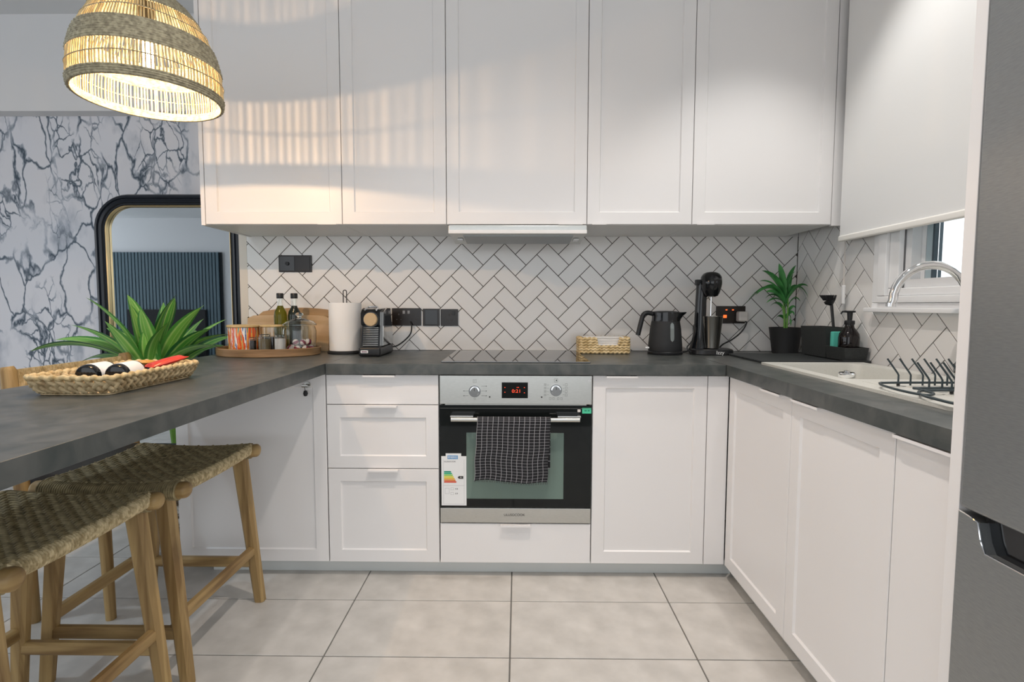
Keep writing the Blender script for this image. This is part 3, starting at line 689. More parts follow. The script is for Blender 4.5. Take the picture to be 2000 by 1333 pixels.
for jx, r, h, cont, ch, lab in (((-1.108, -.352), .0265, .088, 'spice', .066, 'small glass jar of brown spice at the tray front'), ((-1.040, -.352), .0245, .086, 'salt', .068, 'small glass jar of white salt at the tray front'), ((-1.160, -.352), .0155, .075, 'darkbean', .060, 'slim glass jar of dark pepper at the tray front')):
    t = thing('spice_jar', (*jx, ZTY), lab, 'jar', 'small spice jars on the tray')
    mb = MB(); glass_jar(mb, (*jx, ZTY), r, h*.82, .0015); mb.build('glass', 'glass', t)
    MB().lathe([(.0005, .0045), (r-.0025, .0045), (r-.0025, ch), (.0005, ch+.002)], (*jx, ZTY), 24, False, False).build('contents', cont, t)
    MB().lathe([(.0005, h-.002), (r*.8, h-.003), (r*.8, h*.87), (r-.001, h*.85), (r-.001, h*.825), (r+.001, h*.825), (r+.001, h*.86), (r*.87, h*.88), (r*.87, h*.97), (r*.7, h), (.0005, h)], (*jx, ZTY), 24, False, False).build('lid', 'glass', t)
for jx, m_, lab in (((-1.118, -.165), 'oil', 'olive oil bottle with green glass and black cap'), ((-1.058, -.150), 'vinegar', 'dark vinegar bottle with black cap, right of the oil')):
    t = thing('glass_bottle', (*jx, ZTY), lab, 'bottle', 'bottles on the oval tray')
    MB().lathe([(.0005, 0), (.025, 0), (.028, .004), (.029, .165), (.026, .185), (.0145, .205), (.013, .212)], (*jx, ZTY), 32, False, True).build('body', m_, t)
    MB().lathe([(.013, .2125), (.0128, .245), (.0105, .245), (.0105, .2125)], (*jx, ZTY), 24, False, False).build('neck', 'glass', t)
    MB().lathe([(.0005, .2455), (.0155, .2455), (.016, .249), (.016, .268), (.0145, .2705), (.0005, .2705)], (*jx, ZTY), 24, False, False).build('cap', 'black', t)
jx = (-.992, -.255)
t = thing('sweet_jar', (*jx, ZTY), 'lidded clear glass sweet jar with a knob, holding wrapped chocolates', 'jar')
mb = MB(); mb.lathe([(.0005, 0), (.066, 0), (.071, .006), (.072, .10), (.068, .112), (.066, .120), (.0635, .120), (.0655, .111), (.069, .099), (.068, .010), (.063, .005), (.0005, .005)], (*jx, ZTY), 40, False, False); mb.build('glass', 'glass', t)
MB().lathe([(.0005, .1500), (.024, .1500), (.058, .1395), (.070, .1285), (.070, .1235), (.0725, .1235), (.0730, .1295), (.060, .142), (.025, .153), (.008, .157), (.008, .162), (.017, .170), (.017, .176), (.008, .182), (.0005, .182)], (*jx, ZTY), 36, False, False).build('lid', 'glass', t)
chm = None
for k, (dx, dy, dz) in enumerate(((-.030, -.035, .0205), (.005, -.045, .0205), (.036, -.030, .0205), (.045, .008, .0205), (-.042, .010, .0205), (-.012, -.018, .046), (.022, -.018, .047), (.042, -.010, .049))):
    if chm is None:
        o = MB().lathe([(.0005, -.0145), (.008, -.012), (.0135, -.006), (.0148, 0), (.0135, .006), (.008, .012), (.0005, .0145)], (0, 0, 0), 18, False, False).build('chocolate', 'choc', None, world=False); chm = o.data
    else: o = bpy.data.objects.new('chocolate', chm); C.objects.link(o)
    o.location = (jx[0]+dx, jx[1]+dy, ZTY+dz); o.rotation_euler = (k, k*1.7, k*.6)
    tag(o, 'red and white wrapped round chocolate in the sweet jar', 'chocolate', 'wrapped chocolates in the sweet jar')

# chopping boards leaning on the tiles
def board(name, x0, x1, h, arch, y0, y1, th, m_, label, r=.03):
    n = 14; prof = [(x0, 0), (x1, 0), (x1, h-arch-r*.3)]
    for k in range(n+1):
        u = 1-k/n; prof.append((x0+(x1-x0)*u, h-arch*(2*u-1)**2 - (r*.6 if k in (0, n) else 0)))
    prof.append((x0, h-arch-r*.3))
    lean = (y1-y0)/h
    o = MB().prism(prof, lambda p: (p[0], y0+lean*p[1], ZC+.0006+p[1]), lambda p: (p[0], y0+lean*p[1]-th, ZC+.0006+p[1])).build(name, m_, None, ang=30)
    tag(o, label, 'chopping board', 'boards leaning on the tiles')
board('chopping_board', -1.300, -.868, .212, .026, -.022, -.004, .015, 'boardwood2', 'brown arched chopping board leaning on the tiles behind the tray')
board('chopping_board', -1.335, -.930, .176, .004, -.050, -.026, .016, 'boardwood', 'pale low chopping board in front of the arched one', .02)

# ------------------------------------------------------------------ paper towel roll
px, py = -.812, -.165
t = thing('paper_towel_holder', (px, py, ZC), 'black wire paper towel holder with a looped top', 'holder')
MB().lathe([(.0005, .0005), (.080, .0005), (.082, .003), (.082, .009), (.079, .012), (.0005, .012)], (px, py, ZC), 40, False, False).build('base', 'matteblack', t)
MB().tube([(px-.008, py, ZC+.012), (px-.008, py, ZC+.28)]+[(px-.008*math.cos(math.pi*k/8), py, ZC+.288+.008*math.sin(math.pi*k/8)) for k in range(9)]+[(px+.008, py, ZC+.28), (px+.008, py, ZC+.012)], .0022, 8).build('loop', 'matteblack', t)
pr_ = []
for k in range(49):
    z = .0145+.222*k/48; pr_.append((.0738+.0007*(k % 2), z))
mb = MB(); mb.lathe([(.019, .0145)]+pr_+[(.019, .2365), (.019, .0145)], (px, py, ZC), 48, False, False)
o = mb.build('paper_towel_roll', 'paper', ang=60); tag(o, 'white paper towel roll standing on the black holder', 'paper towel')

# ------------------------------------------------------------------ coffee capsule machine
t = thing('capsule_coffee_machine', (-.65, -.23, ZC), 'slim black and chrome capsule coffee machine with ribbed front', 'coffee machine')
xa, xb = -.699, -.602
MB().rbox((xa, -.348, ZC+.0005), (xb, -.10, ZC+.042), .010, 3).build('base', 'black', t)
mb = MB(); prof = [(-.318, .043), (-.300, .135), (-.318, .140), (-.322, .190), (-.300, .208), (-.20, .212), (-.135, .190), (-.112, .12), (-.106, .043)]
mb.prism(prof, lambda p: (xa+.006, p[0], ZC+p[1]), lambda p: (xb-.010, p[0], ZC+p[1])); mb.build('body', 'blackgl', t, ang=25)
for x0, x1 in ((xb-.0095, xb-.002),):
    mb = MB(); q = [(-.285, .045), (-.272, .195), (-.20, .214), (-.14, .196), (-.108, .12), (-.103, .045)]
    mb.prism(q, lambda p: (x0, p[0], ZC+p[1]), lambda p: (x1, p[0], ZC+p[1])); sd = mb.build('side_panel', 'dchrome', t, ang=25)
    mb = MB(); q = [(-.262, .125), (-.255, .178), (-.145, .180), (-.120, .125)]
    mb.prism(q, lambda p: (x1-.0005, p[0], ZC+p[1]), lambda p: (x1+.0008, p[0], ZC+p[1])); mb.build('side_window', 'blackgl', sd)
rib = None
for k in range(11):
    z = ZC+.048+k*.0078; y = -.318+.018*(z-ZC-.043)/.092
    if rib is None: o = MB().rbox((xa+.012, -.004, -.0022), (xb-.017, .004, .0022), .0015).build('rib', 'dchrome', None, world=False); rib = o.data; ry_ = 0
    else: o = bpy.data.objects.new('rib', rib); C.objects.link(o)
    o.parent = t; o.location = Vector((0, y, z))-Vector((0, t.location.y, t.location.z)); o.location.x = -t.location.x
mb = MB(); mb.tube([(-.647, -.320, ZC+.163), (-.647, -.335, ZC+.163), (-.647, -.339, ZC+.163)], [.030, .030, .027], 32); mb.build('capsule_head', 'cork', t)
mb = MB(); mb.tube([(-.647, -.300, ZC+.163), (-.647, -.325, ZC+.163)], .034, 32); mb.build('head_ring', 'blackgl', t)
MB().tube(catmull([(-.675, -.318, ZC+.205), (-.672, -.27, ZC+.217), (-.630, -.27, ZC+.217), (-.624, -.318, ZC+.205)], 8), .004, 8).build('lever', 'chrome', t)
lg = MB().rbox((-.688, -.3505, ZC+.016), (-.655, -.3475, ZC+.028), .0014).build('logo_plate', 'labelpaper', t); lg['label'] = 'small white logo plate'
MB().rbox((-.6835, -.3509, ZC+.0200), (-.6595, -.3504, ZC+.0245), .0003).build('logo_mark', mat('logo_violet', (.16, .07, .12), .5), lg)
MB().tube(catmull([(-.640, -.102, ZC+.03), (-.600, -.075, ZC+.025), (-.560, -.060, ZC+.050), (-.530, -.045, ZC+.085), (-.527, -.028, ZC+.12), (-.535, -.012, ZC+.145)], 8), .0035, 8).build('cable', 'matteblack', t)

# ------------------------------------------------------------------ seagrass napkin holder
def rope_loop(mb, pts, r, knots, closed=True, n=7, flat=1.0):
    P = [Vector(p) for p in pts]; L_ = [0]
    for i in range(1, len(P)+(1 if closed else 0)): L_.append(L_[-1]+(P[i % len(P)]-P[i-1]).length)
    tot = L_[-1]; N_ = int(knots*5); Q = []; rr = []
    for k in range(N_):
        d = tot*k/N_; i = max(j for j in range(len(L_)) if L_[j] <= d+1e-9); i = min(i, len(L_)-2); u = (d-L_[i])/max(1e-9, L_[i+1]-L_[i])
        p = P[i].lerp(P[(i+1) % len(P)], u); ph = k/5*2*math.pi
        Q.append(p+Vector((0, 0, r*.22*math.sin(ph/2)))); rr.append(r*(.86+.2*abs(math.sin(ph/2))))
    mb.tube(Q, rr, n, caps=not closed, closed=closed)
nx0, nx1, ny0, ny1 = .282, .528, -.186, -.070
t = thing('napkin_basket', (.405, -.128, ZC), 'braided seagrass napkin basket with a notched front', 'basket')
bs = MB()
for k in range(6):
    z = ZC+.0085+k*.0125; rr_ = .0075
    a = rrect(nx0+rr_, nx1-rr_, ny0+rr_, ny1-rr_, .012, 3)
    if k < 3: rope_loop(bs, [(x, y, z) for x, y in a], rr_, 62)
    else:
        w = .030+.004*(k-3)
        path = [(.450+w*.6, ny0+rr_, z), (nx1-rr_-.01, ny0+rr_, z), (nx1-rr_, ny0+rr_+.01, z), (nx1-rr_, ny1-rr_, z), (nx0+rr_, ny1-rr_, z), (nx0+rr_, ny0+rr_+.01, z), (nx0+rr_+.01, ny0+rr_, z), (.395-w*.6, ny0+rr_, z)]
        rope_loop(bs, path, rr_, 52, closed=False)
bs.build('braided_wall', 'seagrass', t, ang=60)
MB().rbox((nx0+.012, ny0+.012, ZC+.001), (nx1-.012, ny1-.012, ZC+.006), .002).build('bottom', 'seagrass', t)
mb = MB()
for k in range(9): mb.rbox((nx0+.026+.0006*(k % 3), ny0+.019+.0005*(k % 2), ZC+.0066+k*.0082), (nx1-.026-.0006*(k % 2), ny1-.019, ZC+.0142+k*.0082), .003)
o = mb.build('napkin_stack', 'paper'); tag(o, 'stack of white paper napkins in the seagrass basket', 'napkins')

# ------------------------------------------------------------------ kettle
kx, ky_ = .690, -.165
t = thing('electric_kettle', (kx, ky_, ZC), 'matte black electric kettle with a loop handle on the left', 'kettle')
MB().lathe([(.0005, .0005), (.078, .0005), (.080, .004), (.080, .012), (.076, .016), (.0005, .016)], (kx, ky_, ZC), 40, False, False).build('power_base', 'black', t)
MB().lathe([(.0005, .0165), (.0765, .0165), (.0778, .022), (.0765, .05), (.070, .12), (.064, .155)], (kx, ky_, ZC), 44, False, True).build('body', 'matteblack', t)
mb = MB(); rings = []
for z, r, sp in ((.1552, .0642, .003), (.165, .063, .008), (.180, .0625, .020), (.192, .0622, .034), (.197, .0615, .036)):
    rings.append([(kx+(r+(sp*max(0, math.cos(2*math.pi*j/44))**14))*math.cos(2*math.pi*j/44), ky_+r*math.sin(2*math.pi*j/44), ZC+z) for j in range(44)])
mb.loft(rings, True, True, True); mb.build('collar', 'blackgl', t)
MB().lathe([(.0005, .2005), (.030, .2025), (.052, .2005), (.058, .1972), (.0005, .1972)], (kx, ky_, ZC), 36, False, False).build('lid', 'black', t)
hp = catmull([(kx-.058, ky_, ZC+.188), (kx-.085, ky_, ZC+.193), (kx-.104, ky_, ZC+.183), (kx-.114, ky_, ZC+.150), (kx-.122, ky_, ZC+.115), (kx-.128, ky_, ZC+.088)], 6)
MB().tube(hp, [.011]*len(hp), 14).build('handle', 'black', t)
mb = MB(); n_ = 12
for side in (0,):
    R1 = []; R2 = []
    for k in range(n_+1):
        z = .062+.088*k/n_; r = (.0765-(z-.05)/.07*.0065 if z < .12 else .070-(z-.12)/.035*.006)+.0006; w = .0085*math.sqrt(max(0, 1-(2*k/n_-1)**6))+.0006
        R1.append((kx+.012-w, ky_-math.sqrt(max(1e-6, r*r-(.012-w)**2))-.0012, ZC+z)); R2.append((kx+.012+w, ky_-math.sqrt(r*r-(.012+w)**2)-.0012, ZC+z))
    for k in range(n_):
        b = mb.add([R1[k], R2[k], R2[k+1], R1[k+1]], [(0, 1, 2, 3)])
o = mb.build('water_gauge', mat('gauge_smoke', (.20, .23, .23), .15), t)
MB().rbox((kx-.100, ky_-.035, ZC+.028), (kx-.081, ky_-.025, ZC+.036), .003).build('switch_tab', 'pvc', t)
MB().tube(catmull([(kx+.078, ky_, ZC+.008), (kx+.11, ky_+.02, ZC+.012), (kx+.135, ky_+.05, ZC+.035), (kx+.155, ky_+.075, ZC+.085), (kx+.165, ky_+.10, ZC+.13), (kx+.20, ky_+.125, ZC+.155)], 7), .003, 8).build('cable', 'matteblack', t)

# ------------------------------------------------------------------ drink mixer with steel cup
ix, iy = .893, -.165
t = thing('drinks_mixer', (ix, iy, ZC), 'glossy black frappe mixer with rounded head on a slim column', 'mixer')
bs = MB(); bs.loft([[(ix+.012+(.096-k)*math.copysign(abs(math.cos(a))**.6, math.cos(a)), iy+(.068-k)*math.copysign(abs(math.sin(a))**.6, math.sin(a)), ZC+z) for a in [2*math.pi*j/40 for j in range(40)]] for k, z in ((.002, .0005), (0, .004), (.002, .022), (.008, .027))], True, True, True)
bs = bs.build('base', 'black', t)
text('brand_lettering', 'Izzy', .024, (ix+.030, iy-.0688, ZC+.0125), (R(90), 0, 0), 'labelpaper', bs, ext=.0002)
cl = MB(); rings = []
for z, x, w, dd in ((.024, ix-.042, .040, .045), (.06, ix-.040, .030, .036), (.12, ix-.036, .026, .030), (.25, ix-.034, .025, .028), (.33, ix-.030, .026, .034)):
    rings.append([(x+w*math.cos(2*math.pi*j/24), iy+.020+dd*math.sin(2*math.pi*j/24), ZC+z) for j in range(24)])
cl.loft(rings, True, True, True); cl.build('column', 'blackgl', t)
hd2 = MB(); prof = [(.0005, .268), (.018, .2675), (.030, .272), (.037, .285), (.043, .305), (.0465, .325), (.0470, .335), (.0460, .345), (.0455, .346), (.0460, .347), (.044, .360), (.036, .373), (.022, .381), (.0005, .384)]
hd2.lathe(prof, (ix, iy-.012, ZC), 36, False, False, 1, 1.25); hd2.build('motor_head', 'blackgl', t)
MB().tube([(ix+.002+.0468*math.cos(a), iy-.012+.0468*1.25*math.sin(a), ZC+.347) for a in [R(-100+k*6) for k in range(14)]], .0011, 6).build('chrome_line', 'chrome', t)
MB().rbox((ix-.066, iy-.004, ZC+.322), (ix-.040, iy+.020, ZC+.348), .003).build('switch_block', 'black', t)
MB().tube([(ix+.002, iy-.012, ZC+.27), (ix+.002, iy-.012, ZC+.085)], .003, 8).build('spindle', 'chrome', t)
MB().tube(catmull([(ix-.056, iy+.03, ZC+.165), (ix-.062, iy+.0, ZC+.11), (ix-.078, iy+.0, ZC+.062), (ix-.10, iy+.0, ZC+.030), (ix-.078, iy-.01, ZC+.008), (ix-.02, iy+.05, ZC+.005)], 8), .003, 8).build('cable', 'matteblack', t)
o = MB().lathe([(.0005, .0285), (.030, .0285), (.033, .032), (.0465, .176), (.0475, .178), (.046, .1785), (.0315, .034), (.0005, .033)], (ix+.008, iy-.018, ZC), 40, False, False).build('steel_cup', mat('cup_steel', (.45, .44, .41), .22, 1)); tag(o, 'tapered steel mixing cup under the mixer head', 'cup')

# ------------------------------------------------------------------ leaves
def leaf(mb, base, tip, width, rise, fold=.25, n=12, up=Vector((0, 0, 1)), peak=.45, tw=0):
    b, t_ = Vector(base), Vector(tip); ctrl = (b+t_)/2+Vector(rise); side0 = None
    prevs = []
    for k in range(n+1):
        u = k/n; p = b*(1-u)**2+ctrl*2*u*(1-u)+t_*u*u; tg_ = ((ctrl-b)*(1-u)+(t_-ctrl)*u)
        if tg_.length < 1e-6: tg_ = t_-b
        tg_.normalize(); s_ = tg_.cross(up)
        if s_.length < .15: s_ = Vector((1, .2, 0))
        s_.normalize(); nn = s_.cross(tg_)
        if tw: q = Matrix.Rotation(tw, 3, tg_); s_ = q @ s_; nn = q @ nn
        w = width/2*(math.sin(math.pi*min(1, (u/peak)*.5) if u < peak else math.pi*(.5+.5*(u-peak)/(1-peak)))**.8*.92+.05*(1-u))+.0004
        for j, a in enumerate((-1, -.5, 0, .5, 1)):
            mb.v.append(p+s_*a*w+nn*(abs(a)*w*fold)); mb.uv[len(mb.v)-1] = ((a+1)/2, u)
        prevs.append(len(mb.v)-5)
    for k in range(n):
        for j in range(4): a, b_ = prevs[k], prevs[k+1]; mb.f.append((a+j, a+j+1, b_+j+1, b_+j))

# ------------------------------------------------------------------ potted palm on the worktop
qx, qy = 1.272, -.118
t = thing('potted_palm', (qx, qy, ZC), 'small green palm in a black pot in the worktop corner', 'plant')
MB().lathe([(.0005, .0005), (.052, .0005), (.056, .004), (.0715, .118), (.073, .124), (.071, .1245), (.068, .115), (.0005, .112)], (qx, qy, ZC), 40, False, False).build('pot', 'matteblack', t)
MB().lathe([(.0005, .1135), (.067, .1135), (.05, .1165), (.0005, .118)], (qx, qy, ZC), 24, False, False).build('soil', 'soil', t)
ZP = ZC+.116
for dx, dy, h in ((-.006, 0, .13), (.005, -.006, .16), (.010, .006, .12), (-.012, -.008, .11), (.0, .01, .14)):
    MB().tube(catmull([(qx+dx*.6, qy+dy*.6, ZP), (qx+dx, qy+dy, ZP+h*.5), (qx+dx*1.6-.004, qy+dy, ZP+h)], 5), [.0050-.0026*k/10 for k in range(11)], 8).build('stem', 'stem', t)
pal = [((-.038, 0, .315), .036, (-.005, .0, .03), .13, .4), ((-.088, .01, .282), .034, (.012, 0, .05), .12, .4), ((.040, .01, .308), .026, (-.022, 0, .03), .13, .2), ((.020, -.03, .275), .022, (-.01, 0, .05), .12, .3),
       ((-.118, -.02, .165), .022, (0, 0, .085), .12, .5), ((-.095, -.02, .195), .020, (0, 0, .075), .11, .5), ((-.140, .01, .128), .017, (.01, 0, .115), .13, .6), ((-.092, .02, .232), .022, (0, 0, .05), .13, .5), ((-.085, -.03, .180), .028, (0, 0, .045), .10, .9),
       ((.060, -.01, .180), .020, (0, 0, .085), .12, .5), ((.078, -.03, .155), .019, (-.005, 0, .10), .12, .5), ((.066, -.05, .205), .022, (0, -.01, .06), .12, .5), ((.050, -.02, .135), .016, (0, 0, .055), .09, .4), ((-.075, -.01, .128), .017, (0, 0, .05), .10, .4),
       ((-.058, .0, .112), .018, (0, 0, .045), .08, .4), ((.030, -.01, .07), .022, (.015, 0, .035), .05, .5), ((.036, -.005, .105), .020, (.01, 0, .03), .07, .5), ((-.048, .0, .045), .018, (-.005, 0, .035), .04, .5), ((-.030, .03, .25), .024, (0, 0, .04), .12, .4), ((.028, .035, .23), .024, (0, 0, .05), .13, .4), ((-.066, .03, .15), .018, (0, 0, .06), .1, .4), ((.018, -.01, .02), .016, (.01, 0, .05), .05, .4)]
for (dx, dy, dz), w, rise, bz, tw in pal:
    mb = MB(); leaf(mb, (qx+random.uniform(-.008, .008), qy+random.uniform(-.008, .008), ZP+bz), (qx+dx*(1.1 if dx > -.05 else 1.32), qy+dy, ZP+dz-.004), w*1.12, (rise[0], rise[1], rise[2]*1.25), .3, 10, tw=tw*random.choice((-1, 1))); mb.build('leaf', 'leafpalm', t, ang=80)

# ------------------------------------------------------------------ drying mat, caddy, soap, brush, sponge
t = thing('drying_mat', (1.16, -.42, ZC), 'dark ribbed silicone drying mat with a toothed edge, beside the sink', 'mat')
MB().rbox((.965, -.592, ZC+.0003), (1.372, -.205, ZC+.0045), .001).build('mat_sheet', 'mat', t)
rm = None
for k in range(27):
    if rm is None: o = MB().rbox((.962, -.0035, 0), (1.370, .0035, .0052), .0015).build('ridge', 'mat', None, world=False); rm = o.data
    else: o = bpy.data.objects.new('ridge', rm); C.objects.link(o)
    o.parent = t; o.location = Vector((0, -.586+k*.0142, ZC+.0046))-t.location
MB().rbox((1.02, -.5945, ZC+.004), (1.372, -.588, ZC+.0145), .002).build('raised_edge', 'mat', t)
ZM = ZC+.0102
t = thing('sink_caddy', (1.32, -.42, ZM), 'dark grey sink caddy with one tall and one low compartment', 'caddy')
cx0, cx1, cyn, cyf, cys = 1.272, 1.366, -.585, -.255, -.452
def trough(mb, x0, x1, y0, y1, z0, z1, fl=.006, wl=.004):
    o0 = rect4(x0+fl, x1-fl, y0+fl, y1-fl); o1 = rect4(x0, x1, y0, y1); i1 = rect4(x0+wl, x1-wl, y0+wl, y1-wl); i0 = rect4(x0+fl+wl, x1-fl-wl, y0+fl+wl, y1-fl-wl)
    mb.loft([[(a, b, z0) for a, b in o0], [(a, b, z1) for a, b in o1], [(a, b, z1) for a, b in i1], [(a, b, z0+wl) for a, b in i0]], True, True, True)
mb = MB(); trough(mb, cx0, cx1, cys, cyf, ZM+.003, ZM+.128); mb.build('tall_bin', 'darkgrey', t, smooth=False)
mb = MB(); trough(mb, cx0, cx1, cyn, cys+.004, ZM+.003, ZM+.054); mb.build('low_bin', 'darkgrey', t, smooth=False)
for x, y in ((cx0+.015, cyn+.02), (cx1-.015, cyn+.02), (cx0+.015, cyf-.02), (cx1-.015, cyf-.02)): MB().tube([(x, y, ZM), (x, y, ZM+.004)], .005, 10).build('foot', 'black', t)
o = MB().rbox((cx0+.013, cys-.030, ZM+.0085), (cx1-.030, cys-.008, ZM+.112), .004).build('sponge', 'sponge'); tag(o, 'green sponge upright in the low caddy compartment', 'sponge')
sx_, sy_ = 1.320, -.530
t = thing('soap_bottle', (sx_, sy_, ZM+.007), 'amber glass soap bottle with a black pump in the caddy', 'bottle')
ZS = ZM+.0075
MB().lathe([(.0005, 0), (.035, 0), (.0372, .004), (.0376, .084), (.0350, .099), (.0265, .113), (.0175, .124), (.0160, .132), (.0160, .1352)], (sx_, sy_, ZS), 36, False, True).build('bottle_body', 'amber', t)
MB().lathe([(.0005, .1355), (.0175, .1355), (.0185, .138), (.0185, .150), (.016, .152), (.0005, .152)], (sx_, sy_, ZS), 28, False, False).build('collar', 'black', t)
pm = MB(); pm.lathe([(.0005, .1525), (.0085, .1525), (.0105, .183), (.0005, .183)], (sx_, sy_, ZS), 20, False, False); pm.rbox((sx_-.018, sy_-.010, ZS+.183), (sx_+.018, sy_+.010, ZS+.191), .003); pm.tube([(sx_-.015, sy_, ZS+.188), (sx_-.030, sy_, ZS+.187), (sx_-.036, sy_, ZS+.178)], [.004, .0035, .003], 10); pm.build('pump', 'black', t)
bx, by = 1.318, -.405
t = thing('dish_brush', (bx, by, ZM+.01), 'black dish brush standing head up in the tall caddy bin', 'brush')
MB().tube([(bx+.012, by-.02, ZM+.010), (bx+.006, by-.010, ZM+.13), (bx, by, ZM+.222)], [.005, .0055, .0065], 10).build('handle', 'black', t)
MB().tube([(bx, by, ZM+.222), (bx-.006, by, ZM+.232), (bx-.010, by, ZM+.240)], [.008, .020, .022], 18).build('brush_head', 'black', t)
br = MB()
for k in range(70):
    a = k*2.4; r = .022*math.sqrt(k/70); c = Vector((bx-.010+r*math.cos(a), by+r*math.sin(a), ZM+.240)); br.tube([c, c+Vector((math.cos(a)*r*.5-.006, math.sin(a)*r*.5, .022))], .0016, 4)
br = br.build('bristles', 'matteblack', t); br['kind'] = 'stuff'

# ------------------------------------------------------------------ sink, strainer, tap, dish rack
t = thing('kitchen_sink', (1.14, -1.06, ZC), 'pale grey composite sink with a single bowl and drainer', 'sink')
mb = MB(); slab_hole(mb, [(.945, -.598), (1.340, -.598), (1.340, -1.565), (.972, -1.565), (.938, -1.515)], SBO, ZC+.0003, ZC+.009); mb.build('deck', 'sink', t, ang=40)
mb = MB()
def sbo(k, z): return [(x, y, z) for x, y in rrect(.985+k, 1.285-k, -1.075+k, -.645-k, max(.02, .04-k*.3))]
mb.loft([sbo(0, ZC+.009), sbo(.002, ZC+.004), sbo(.010, ZC-.12), sbo(.03, ZC-.165), sbo(.05, ZC-.172)], True, False, True); mb.build('bowl', 'sink', t, ang=50)
MB().lathe([(.0005, -.1705), (.042, -.1705), (.045, -.169), (.0005, -.1665)], (1.135, -.86, ZC), 28, False, False).build('drain', 'chrome', t)
# drainer ridges
rg = MB()
for k in range(6): rg.rbox((1.00+k*.052, -1.53, ZC+.0088), (1.006+k*.052, -1.12, ZC+.0104), .0007)
rg.build('drainer_ridges', 'sink', t)
fm = MB(); fm.rbox((.945, -.606, ZC+.0005), (1.338, -.5985, ZC+.0095), .002); fm.build('front_lip', 'sink', t)
t = thing('sink_plug', (1.005, -1.035, ZC+.0095), 'small round chrome sink strainer on the sink edge', 'strainer')
MB().lathe([(.0005, 0), (.023, 0), (.024, .003), (.024, .012), (.021, .0155), (.0005, .016)], (1.005, -1.040, ZC+.0094), 30, False, False).build('plug_body', 'chrome', t)
MB().lathe([(.0005, .0162), (.008, .0162), (.009, .020), (.0005, .022)], (1.005, -1.040, ZC+.0094), 20, False, False).build('plug_grip', 'chrome', t)
t = thing('kitchen_tap', (1.315, -1.12, ZC+.009), 'polished chrome tap with a high swan neck over the sink', 'tap')
P0 = Vector((1.305, -1.105, 0)); P1 = Vector((1.140, -1.030, 0)); pts = [(P0.x, P0.y, ZC+.0095), (P0.x, P0.y, ZC+.12), (P0.x, P0.y, ZC+.245)]
for k in range(1, 17):
    a = math.pi*k/16*1.0; c = (P0+P1)/2; rr_ = (P0-P1).length/2; d_ = (P0-P1).normalized(); p_ = c+d_*rr_*math.cos(a); pts.append((p_.x, p_.y, ZC+.245+.104*math.sin(a)))
pts.append((P1.x-.004, P1.y+.001, ZC+.232))
MB().tube(pts, .0125, 20).build('spout', 'chrome', t)
MB().lathe([(.0005, 0), (.026, 0), (.027, .004), (.024, .05), (.019, .06), (.0005, .06)], (P0.x, P0.y, ZC+.0094), 28, False, False).build('tap_base', 'chrome', t)
MB().tube([(P0.x, P0.y-.02, ZC+.05), (P0.x+.005, P0.y-.075, ZC+.085)], [.008, .006], 12).build('lever', 'chrome', t)
MB().tube([(P1.x-.004, P1.y+.001, ZC+.236), (P1.x-.0045, P1.y+.001, ZC+.226)], .0135, 20).build('aerator', 'chrome', t)

t = thing('dish_rack', (1.13, -1.32, ZC+.009), 'dark wire dish rack with bent prongs on the sink drainer', 'dish rack')
rc = 'rackwire'; M[rc] = mat('rack_wire', (.055, .075, .085), .35, .4)
ZR = ZC+.020
fr1 = catmull([(1.30, -1.215, ZR), (1.02, -1.222, ZR), (.968, -1.245, ZR), (.948, -1.315, ZR), (.944, -1.385, ZR), (.956, -1.425, ZR), (.990, -1.400, ZR), (1.005, -1.330, ZR), (1.03, -1.318, ZR), (1.30, -1.312, ZR)], 5)
MB().tube(fr1, .0032, 8).build('frame_wire', rc, t)
fr2 = catmull([(1.30, -1.345, ZR), (1.05, -1.352, ZR), (.985, -1.365, ZR), (.945, -1.425, ZR), (.935, -1.485, ZR), (.935, -1.535, ZR), (.965, -1.552, ZR), (1.02, -1.550, ZR), (1.30, -1.548, ZR)], 5)
MB().tube(fr2, .0032, 8).build('frame_wire', rc, t)
prm = None
for yy, xs0 in ((-1.218, 1.035), (-1.314, 1.045), (-1.348, 1.075)):
    for k in range(8):
        x = xs0+k*.033
        if x > 1.29: break
        if prm is None: o = MB().tube([(0, 0, -.008), (0, 0, .020), (-.002, .002, .026), (-.024, .012, .064)], .0024, 7).build('prong', rc, None, world=False); prm = o.data
        else: o = bpy.data.objects.new('prong', prm); C.objects.link(o)
        o.parent = t; o.location = Vector((x, yy, ZR))-t.location
for x, y in ((1.035, -1.218), (1.075, -1.348), (1.27, -1.218), (1.27, -1.348)): MB().tube([(x, y, ZR-.0095), (x, y, ZR+.001)], .0042, 8).build('rubber_foot', 'black', t)

# ------------------------------------------------------------------ roller blind
t = thing('roller_blind', (1.335, -.95, 1.35), 'white roller blind pulled halfway down over the sink window', 'blind')
MB().box((1.331, -1.48, 1.372), (1.3325, -.420, 2.64)).build('fabric', 'blind', t, smooth=False)
MB().rbox((1.324, -1.485, 1.3545), (1.340, -.417, 1.3795), .006, 3).build('bottom_bar', mat('bar_ivory', (.86, .84, .79), .4), t)
MB().tube([(1.34, -1.485, 2.655), (1.34, -.417, 2.655)], .024, 20).build('roller', 'pvc', t)
ch = MB(); 
for dy in (0, .006): ch.tube([(1.352, -.423-dy, 1.17), (1.352, -.423-dy, 2.64)], .0010, 6)
ch.build('chain', 'plug', t)
bd = MB()
for k in range(50): bd.lathe([(.0003, -.0016), (.0017, 0), (.0003, .0016)], (1.352, -.4255+(.003 if k % 2 else -.003), 1.18+k*.0042), 6, False, False)
bd = bd.build('chain_beads', 'plug', t); bd['kind'] = 'stuff'
MB().rbox((1.346, -.434, 1.098), (1.358, -.418, 1.176), .004, 3).build('chain_weight', 'pvc', t)

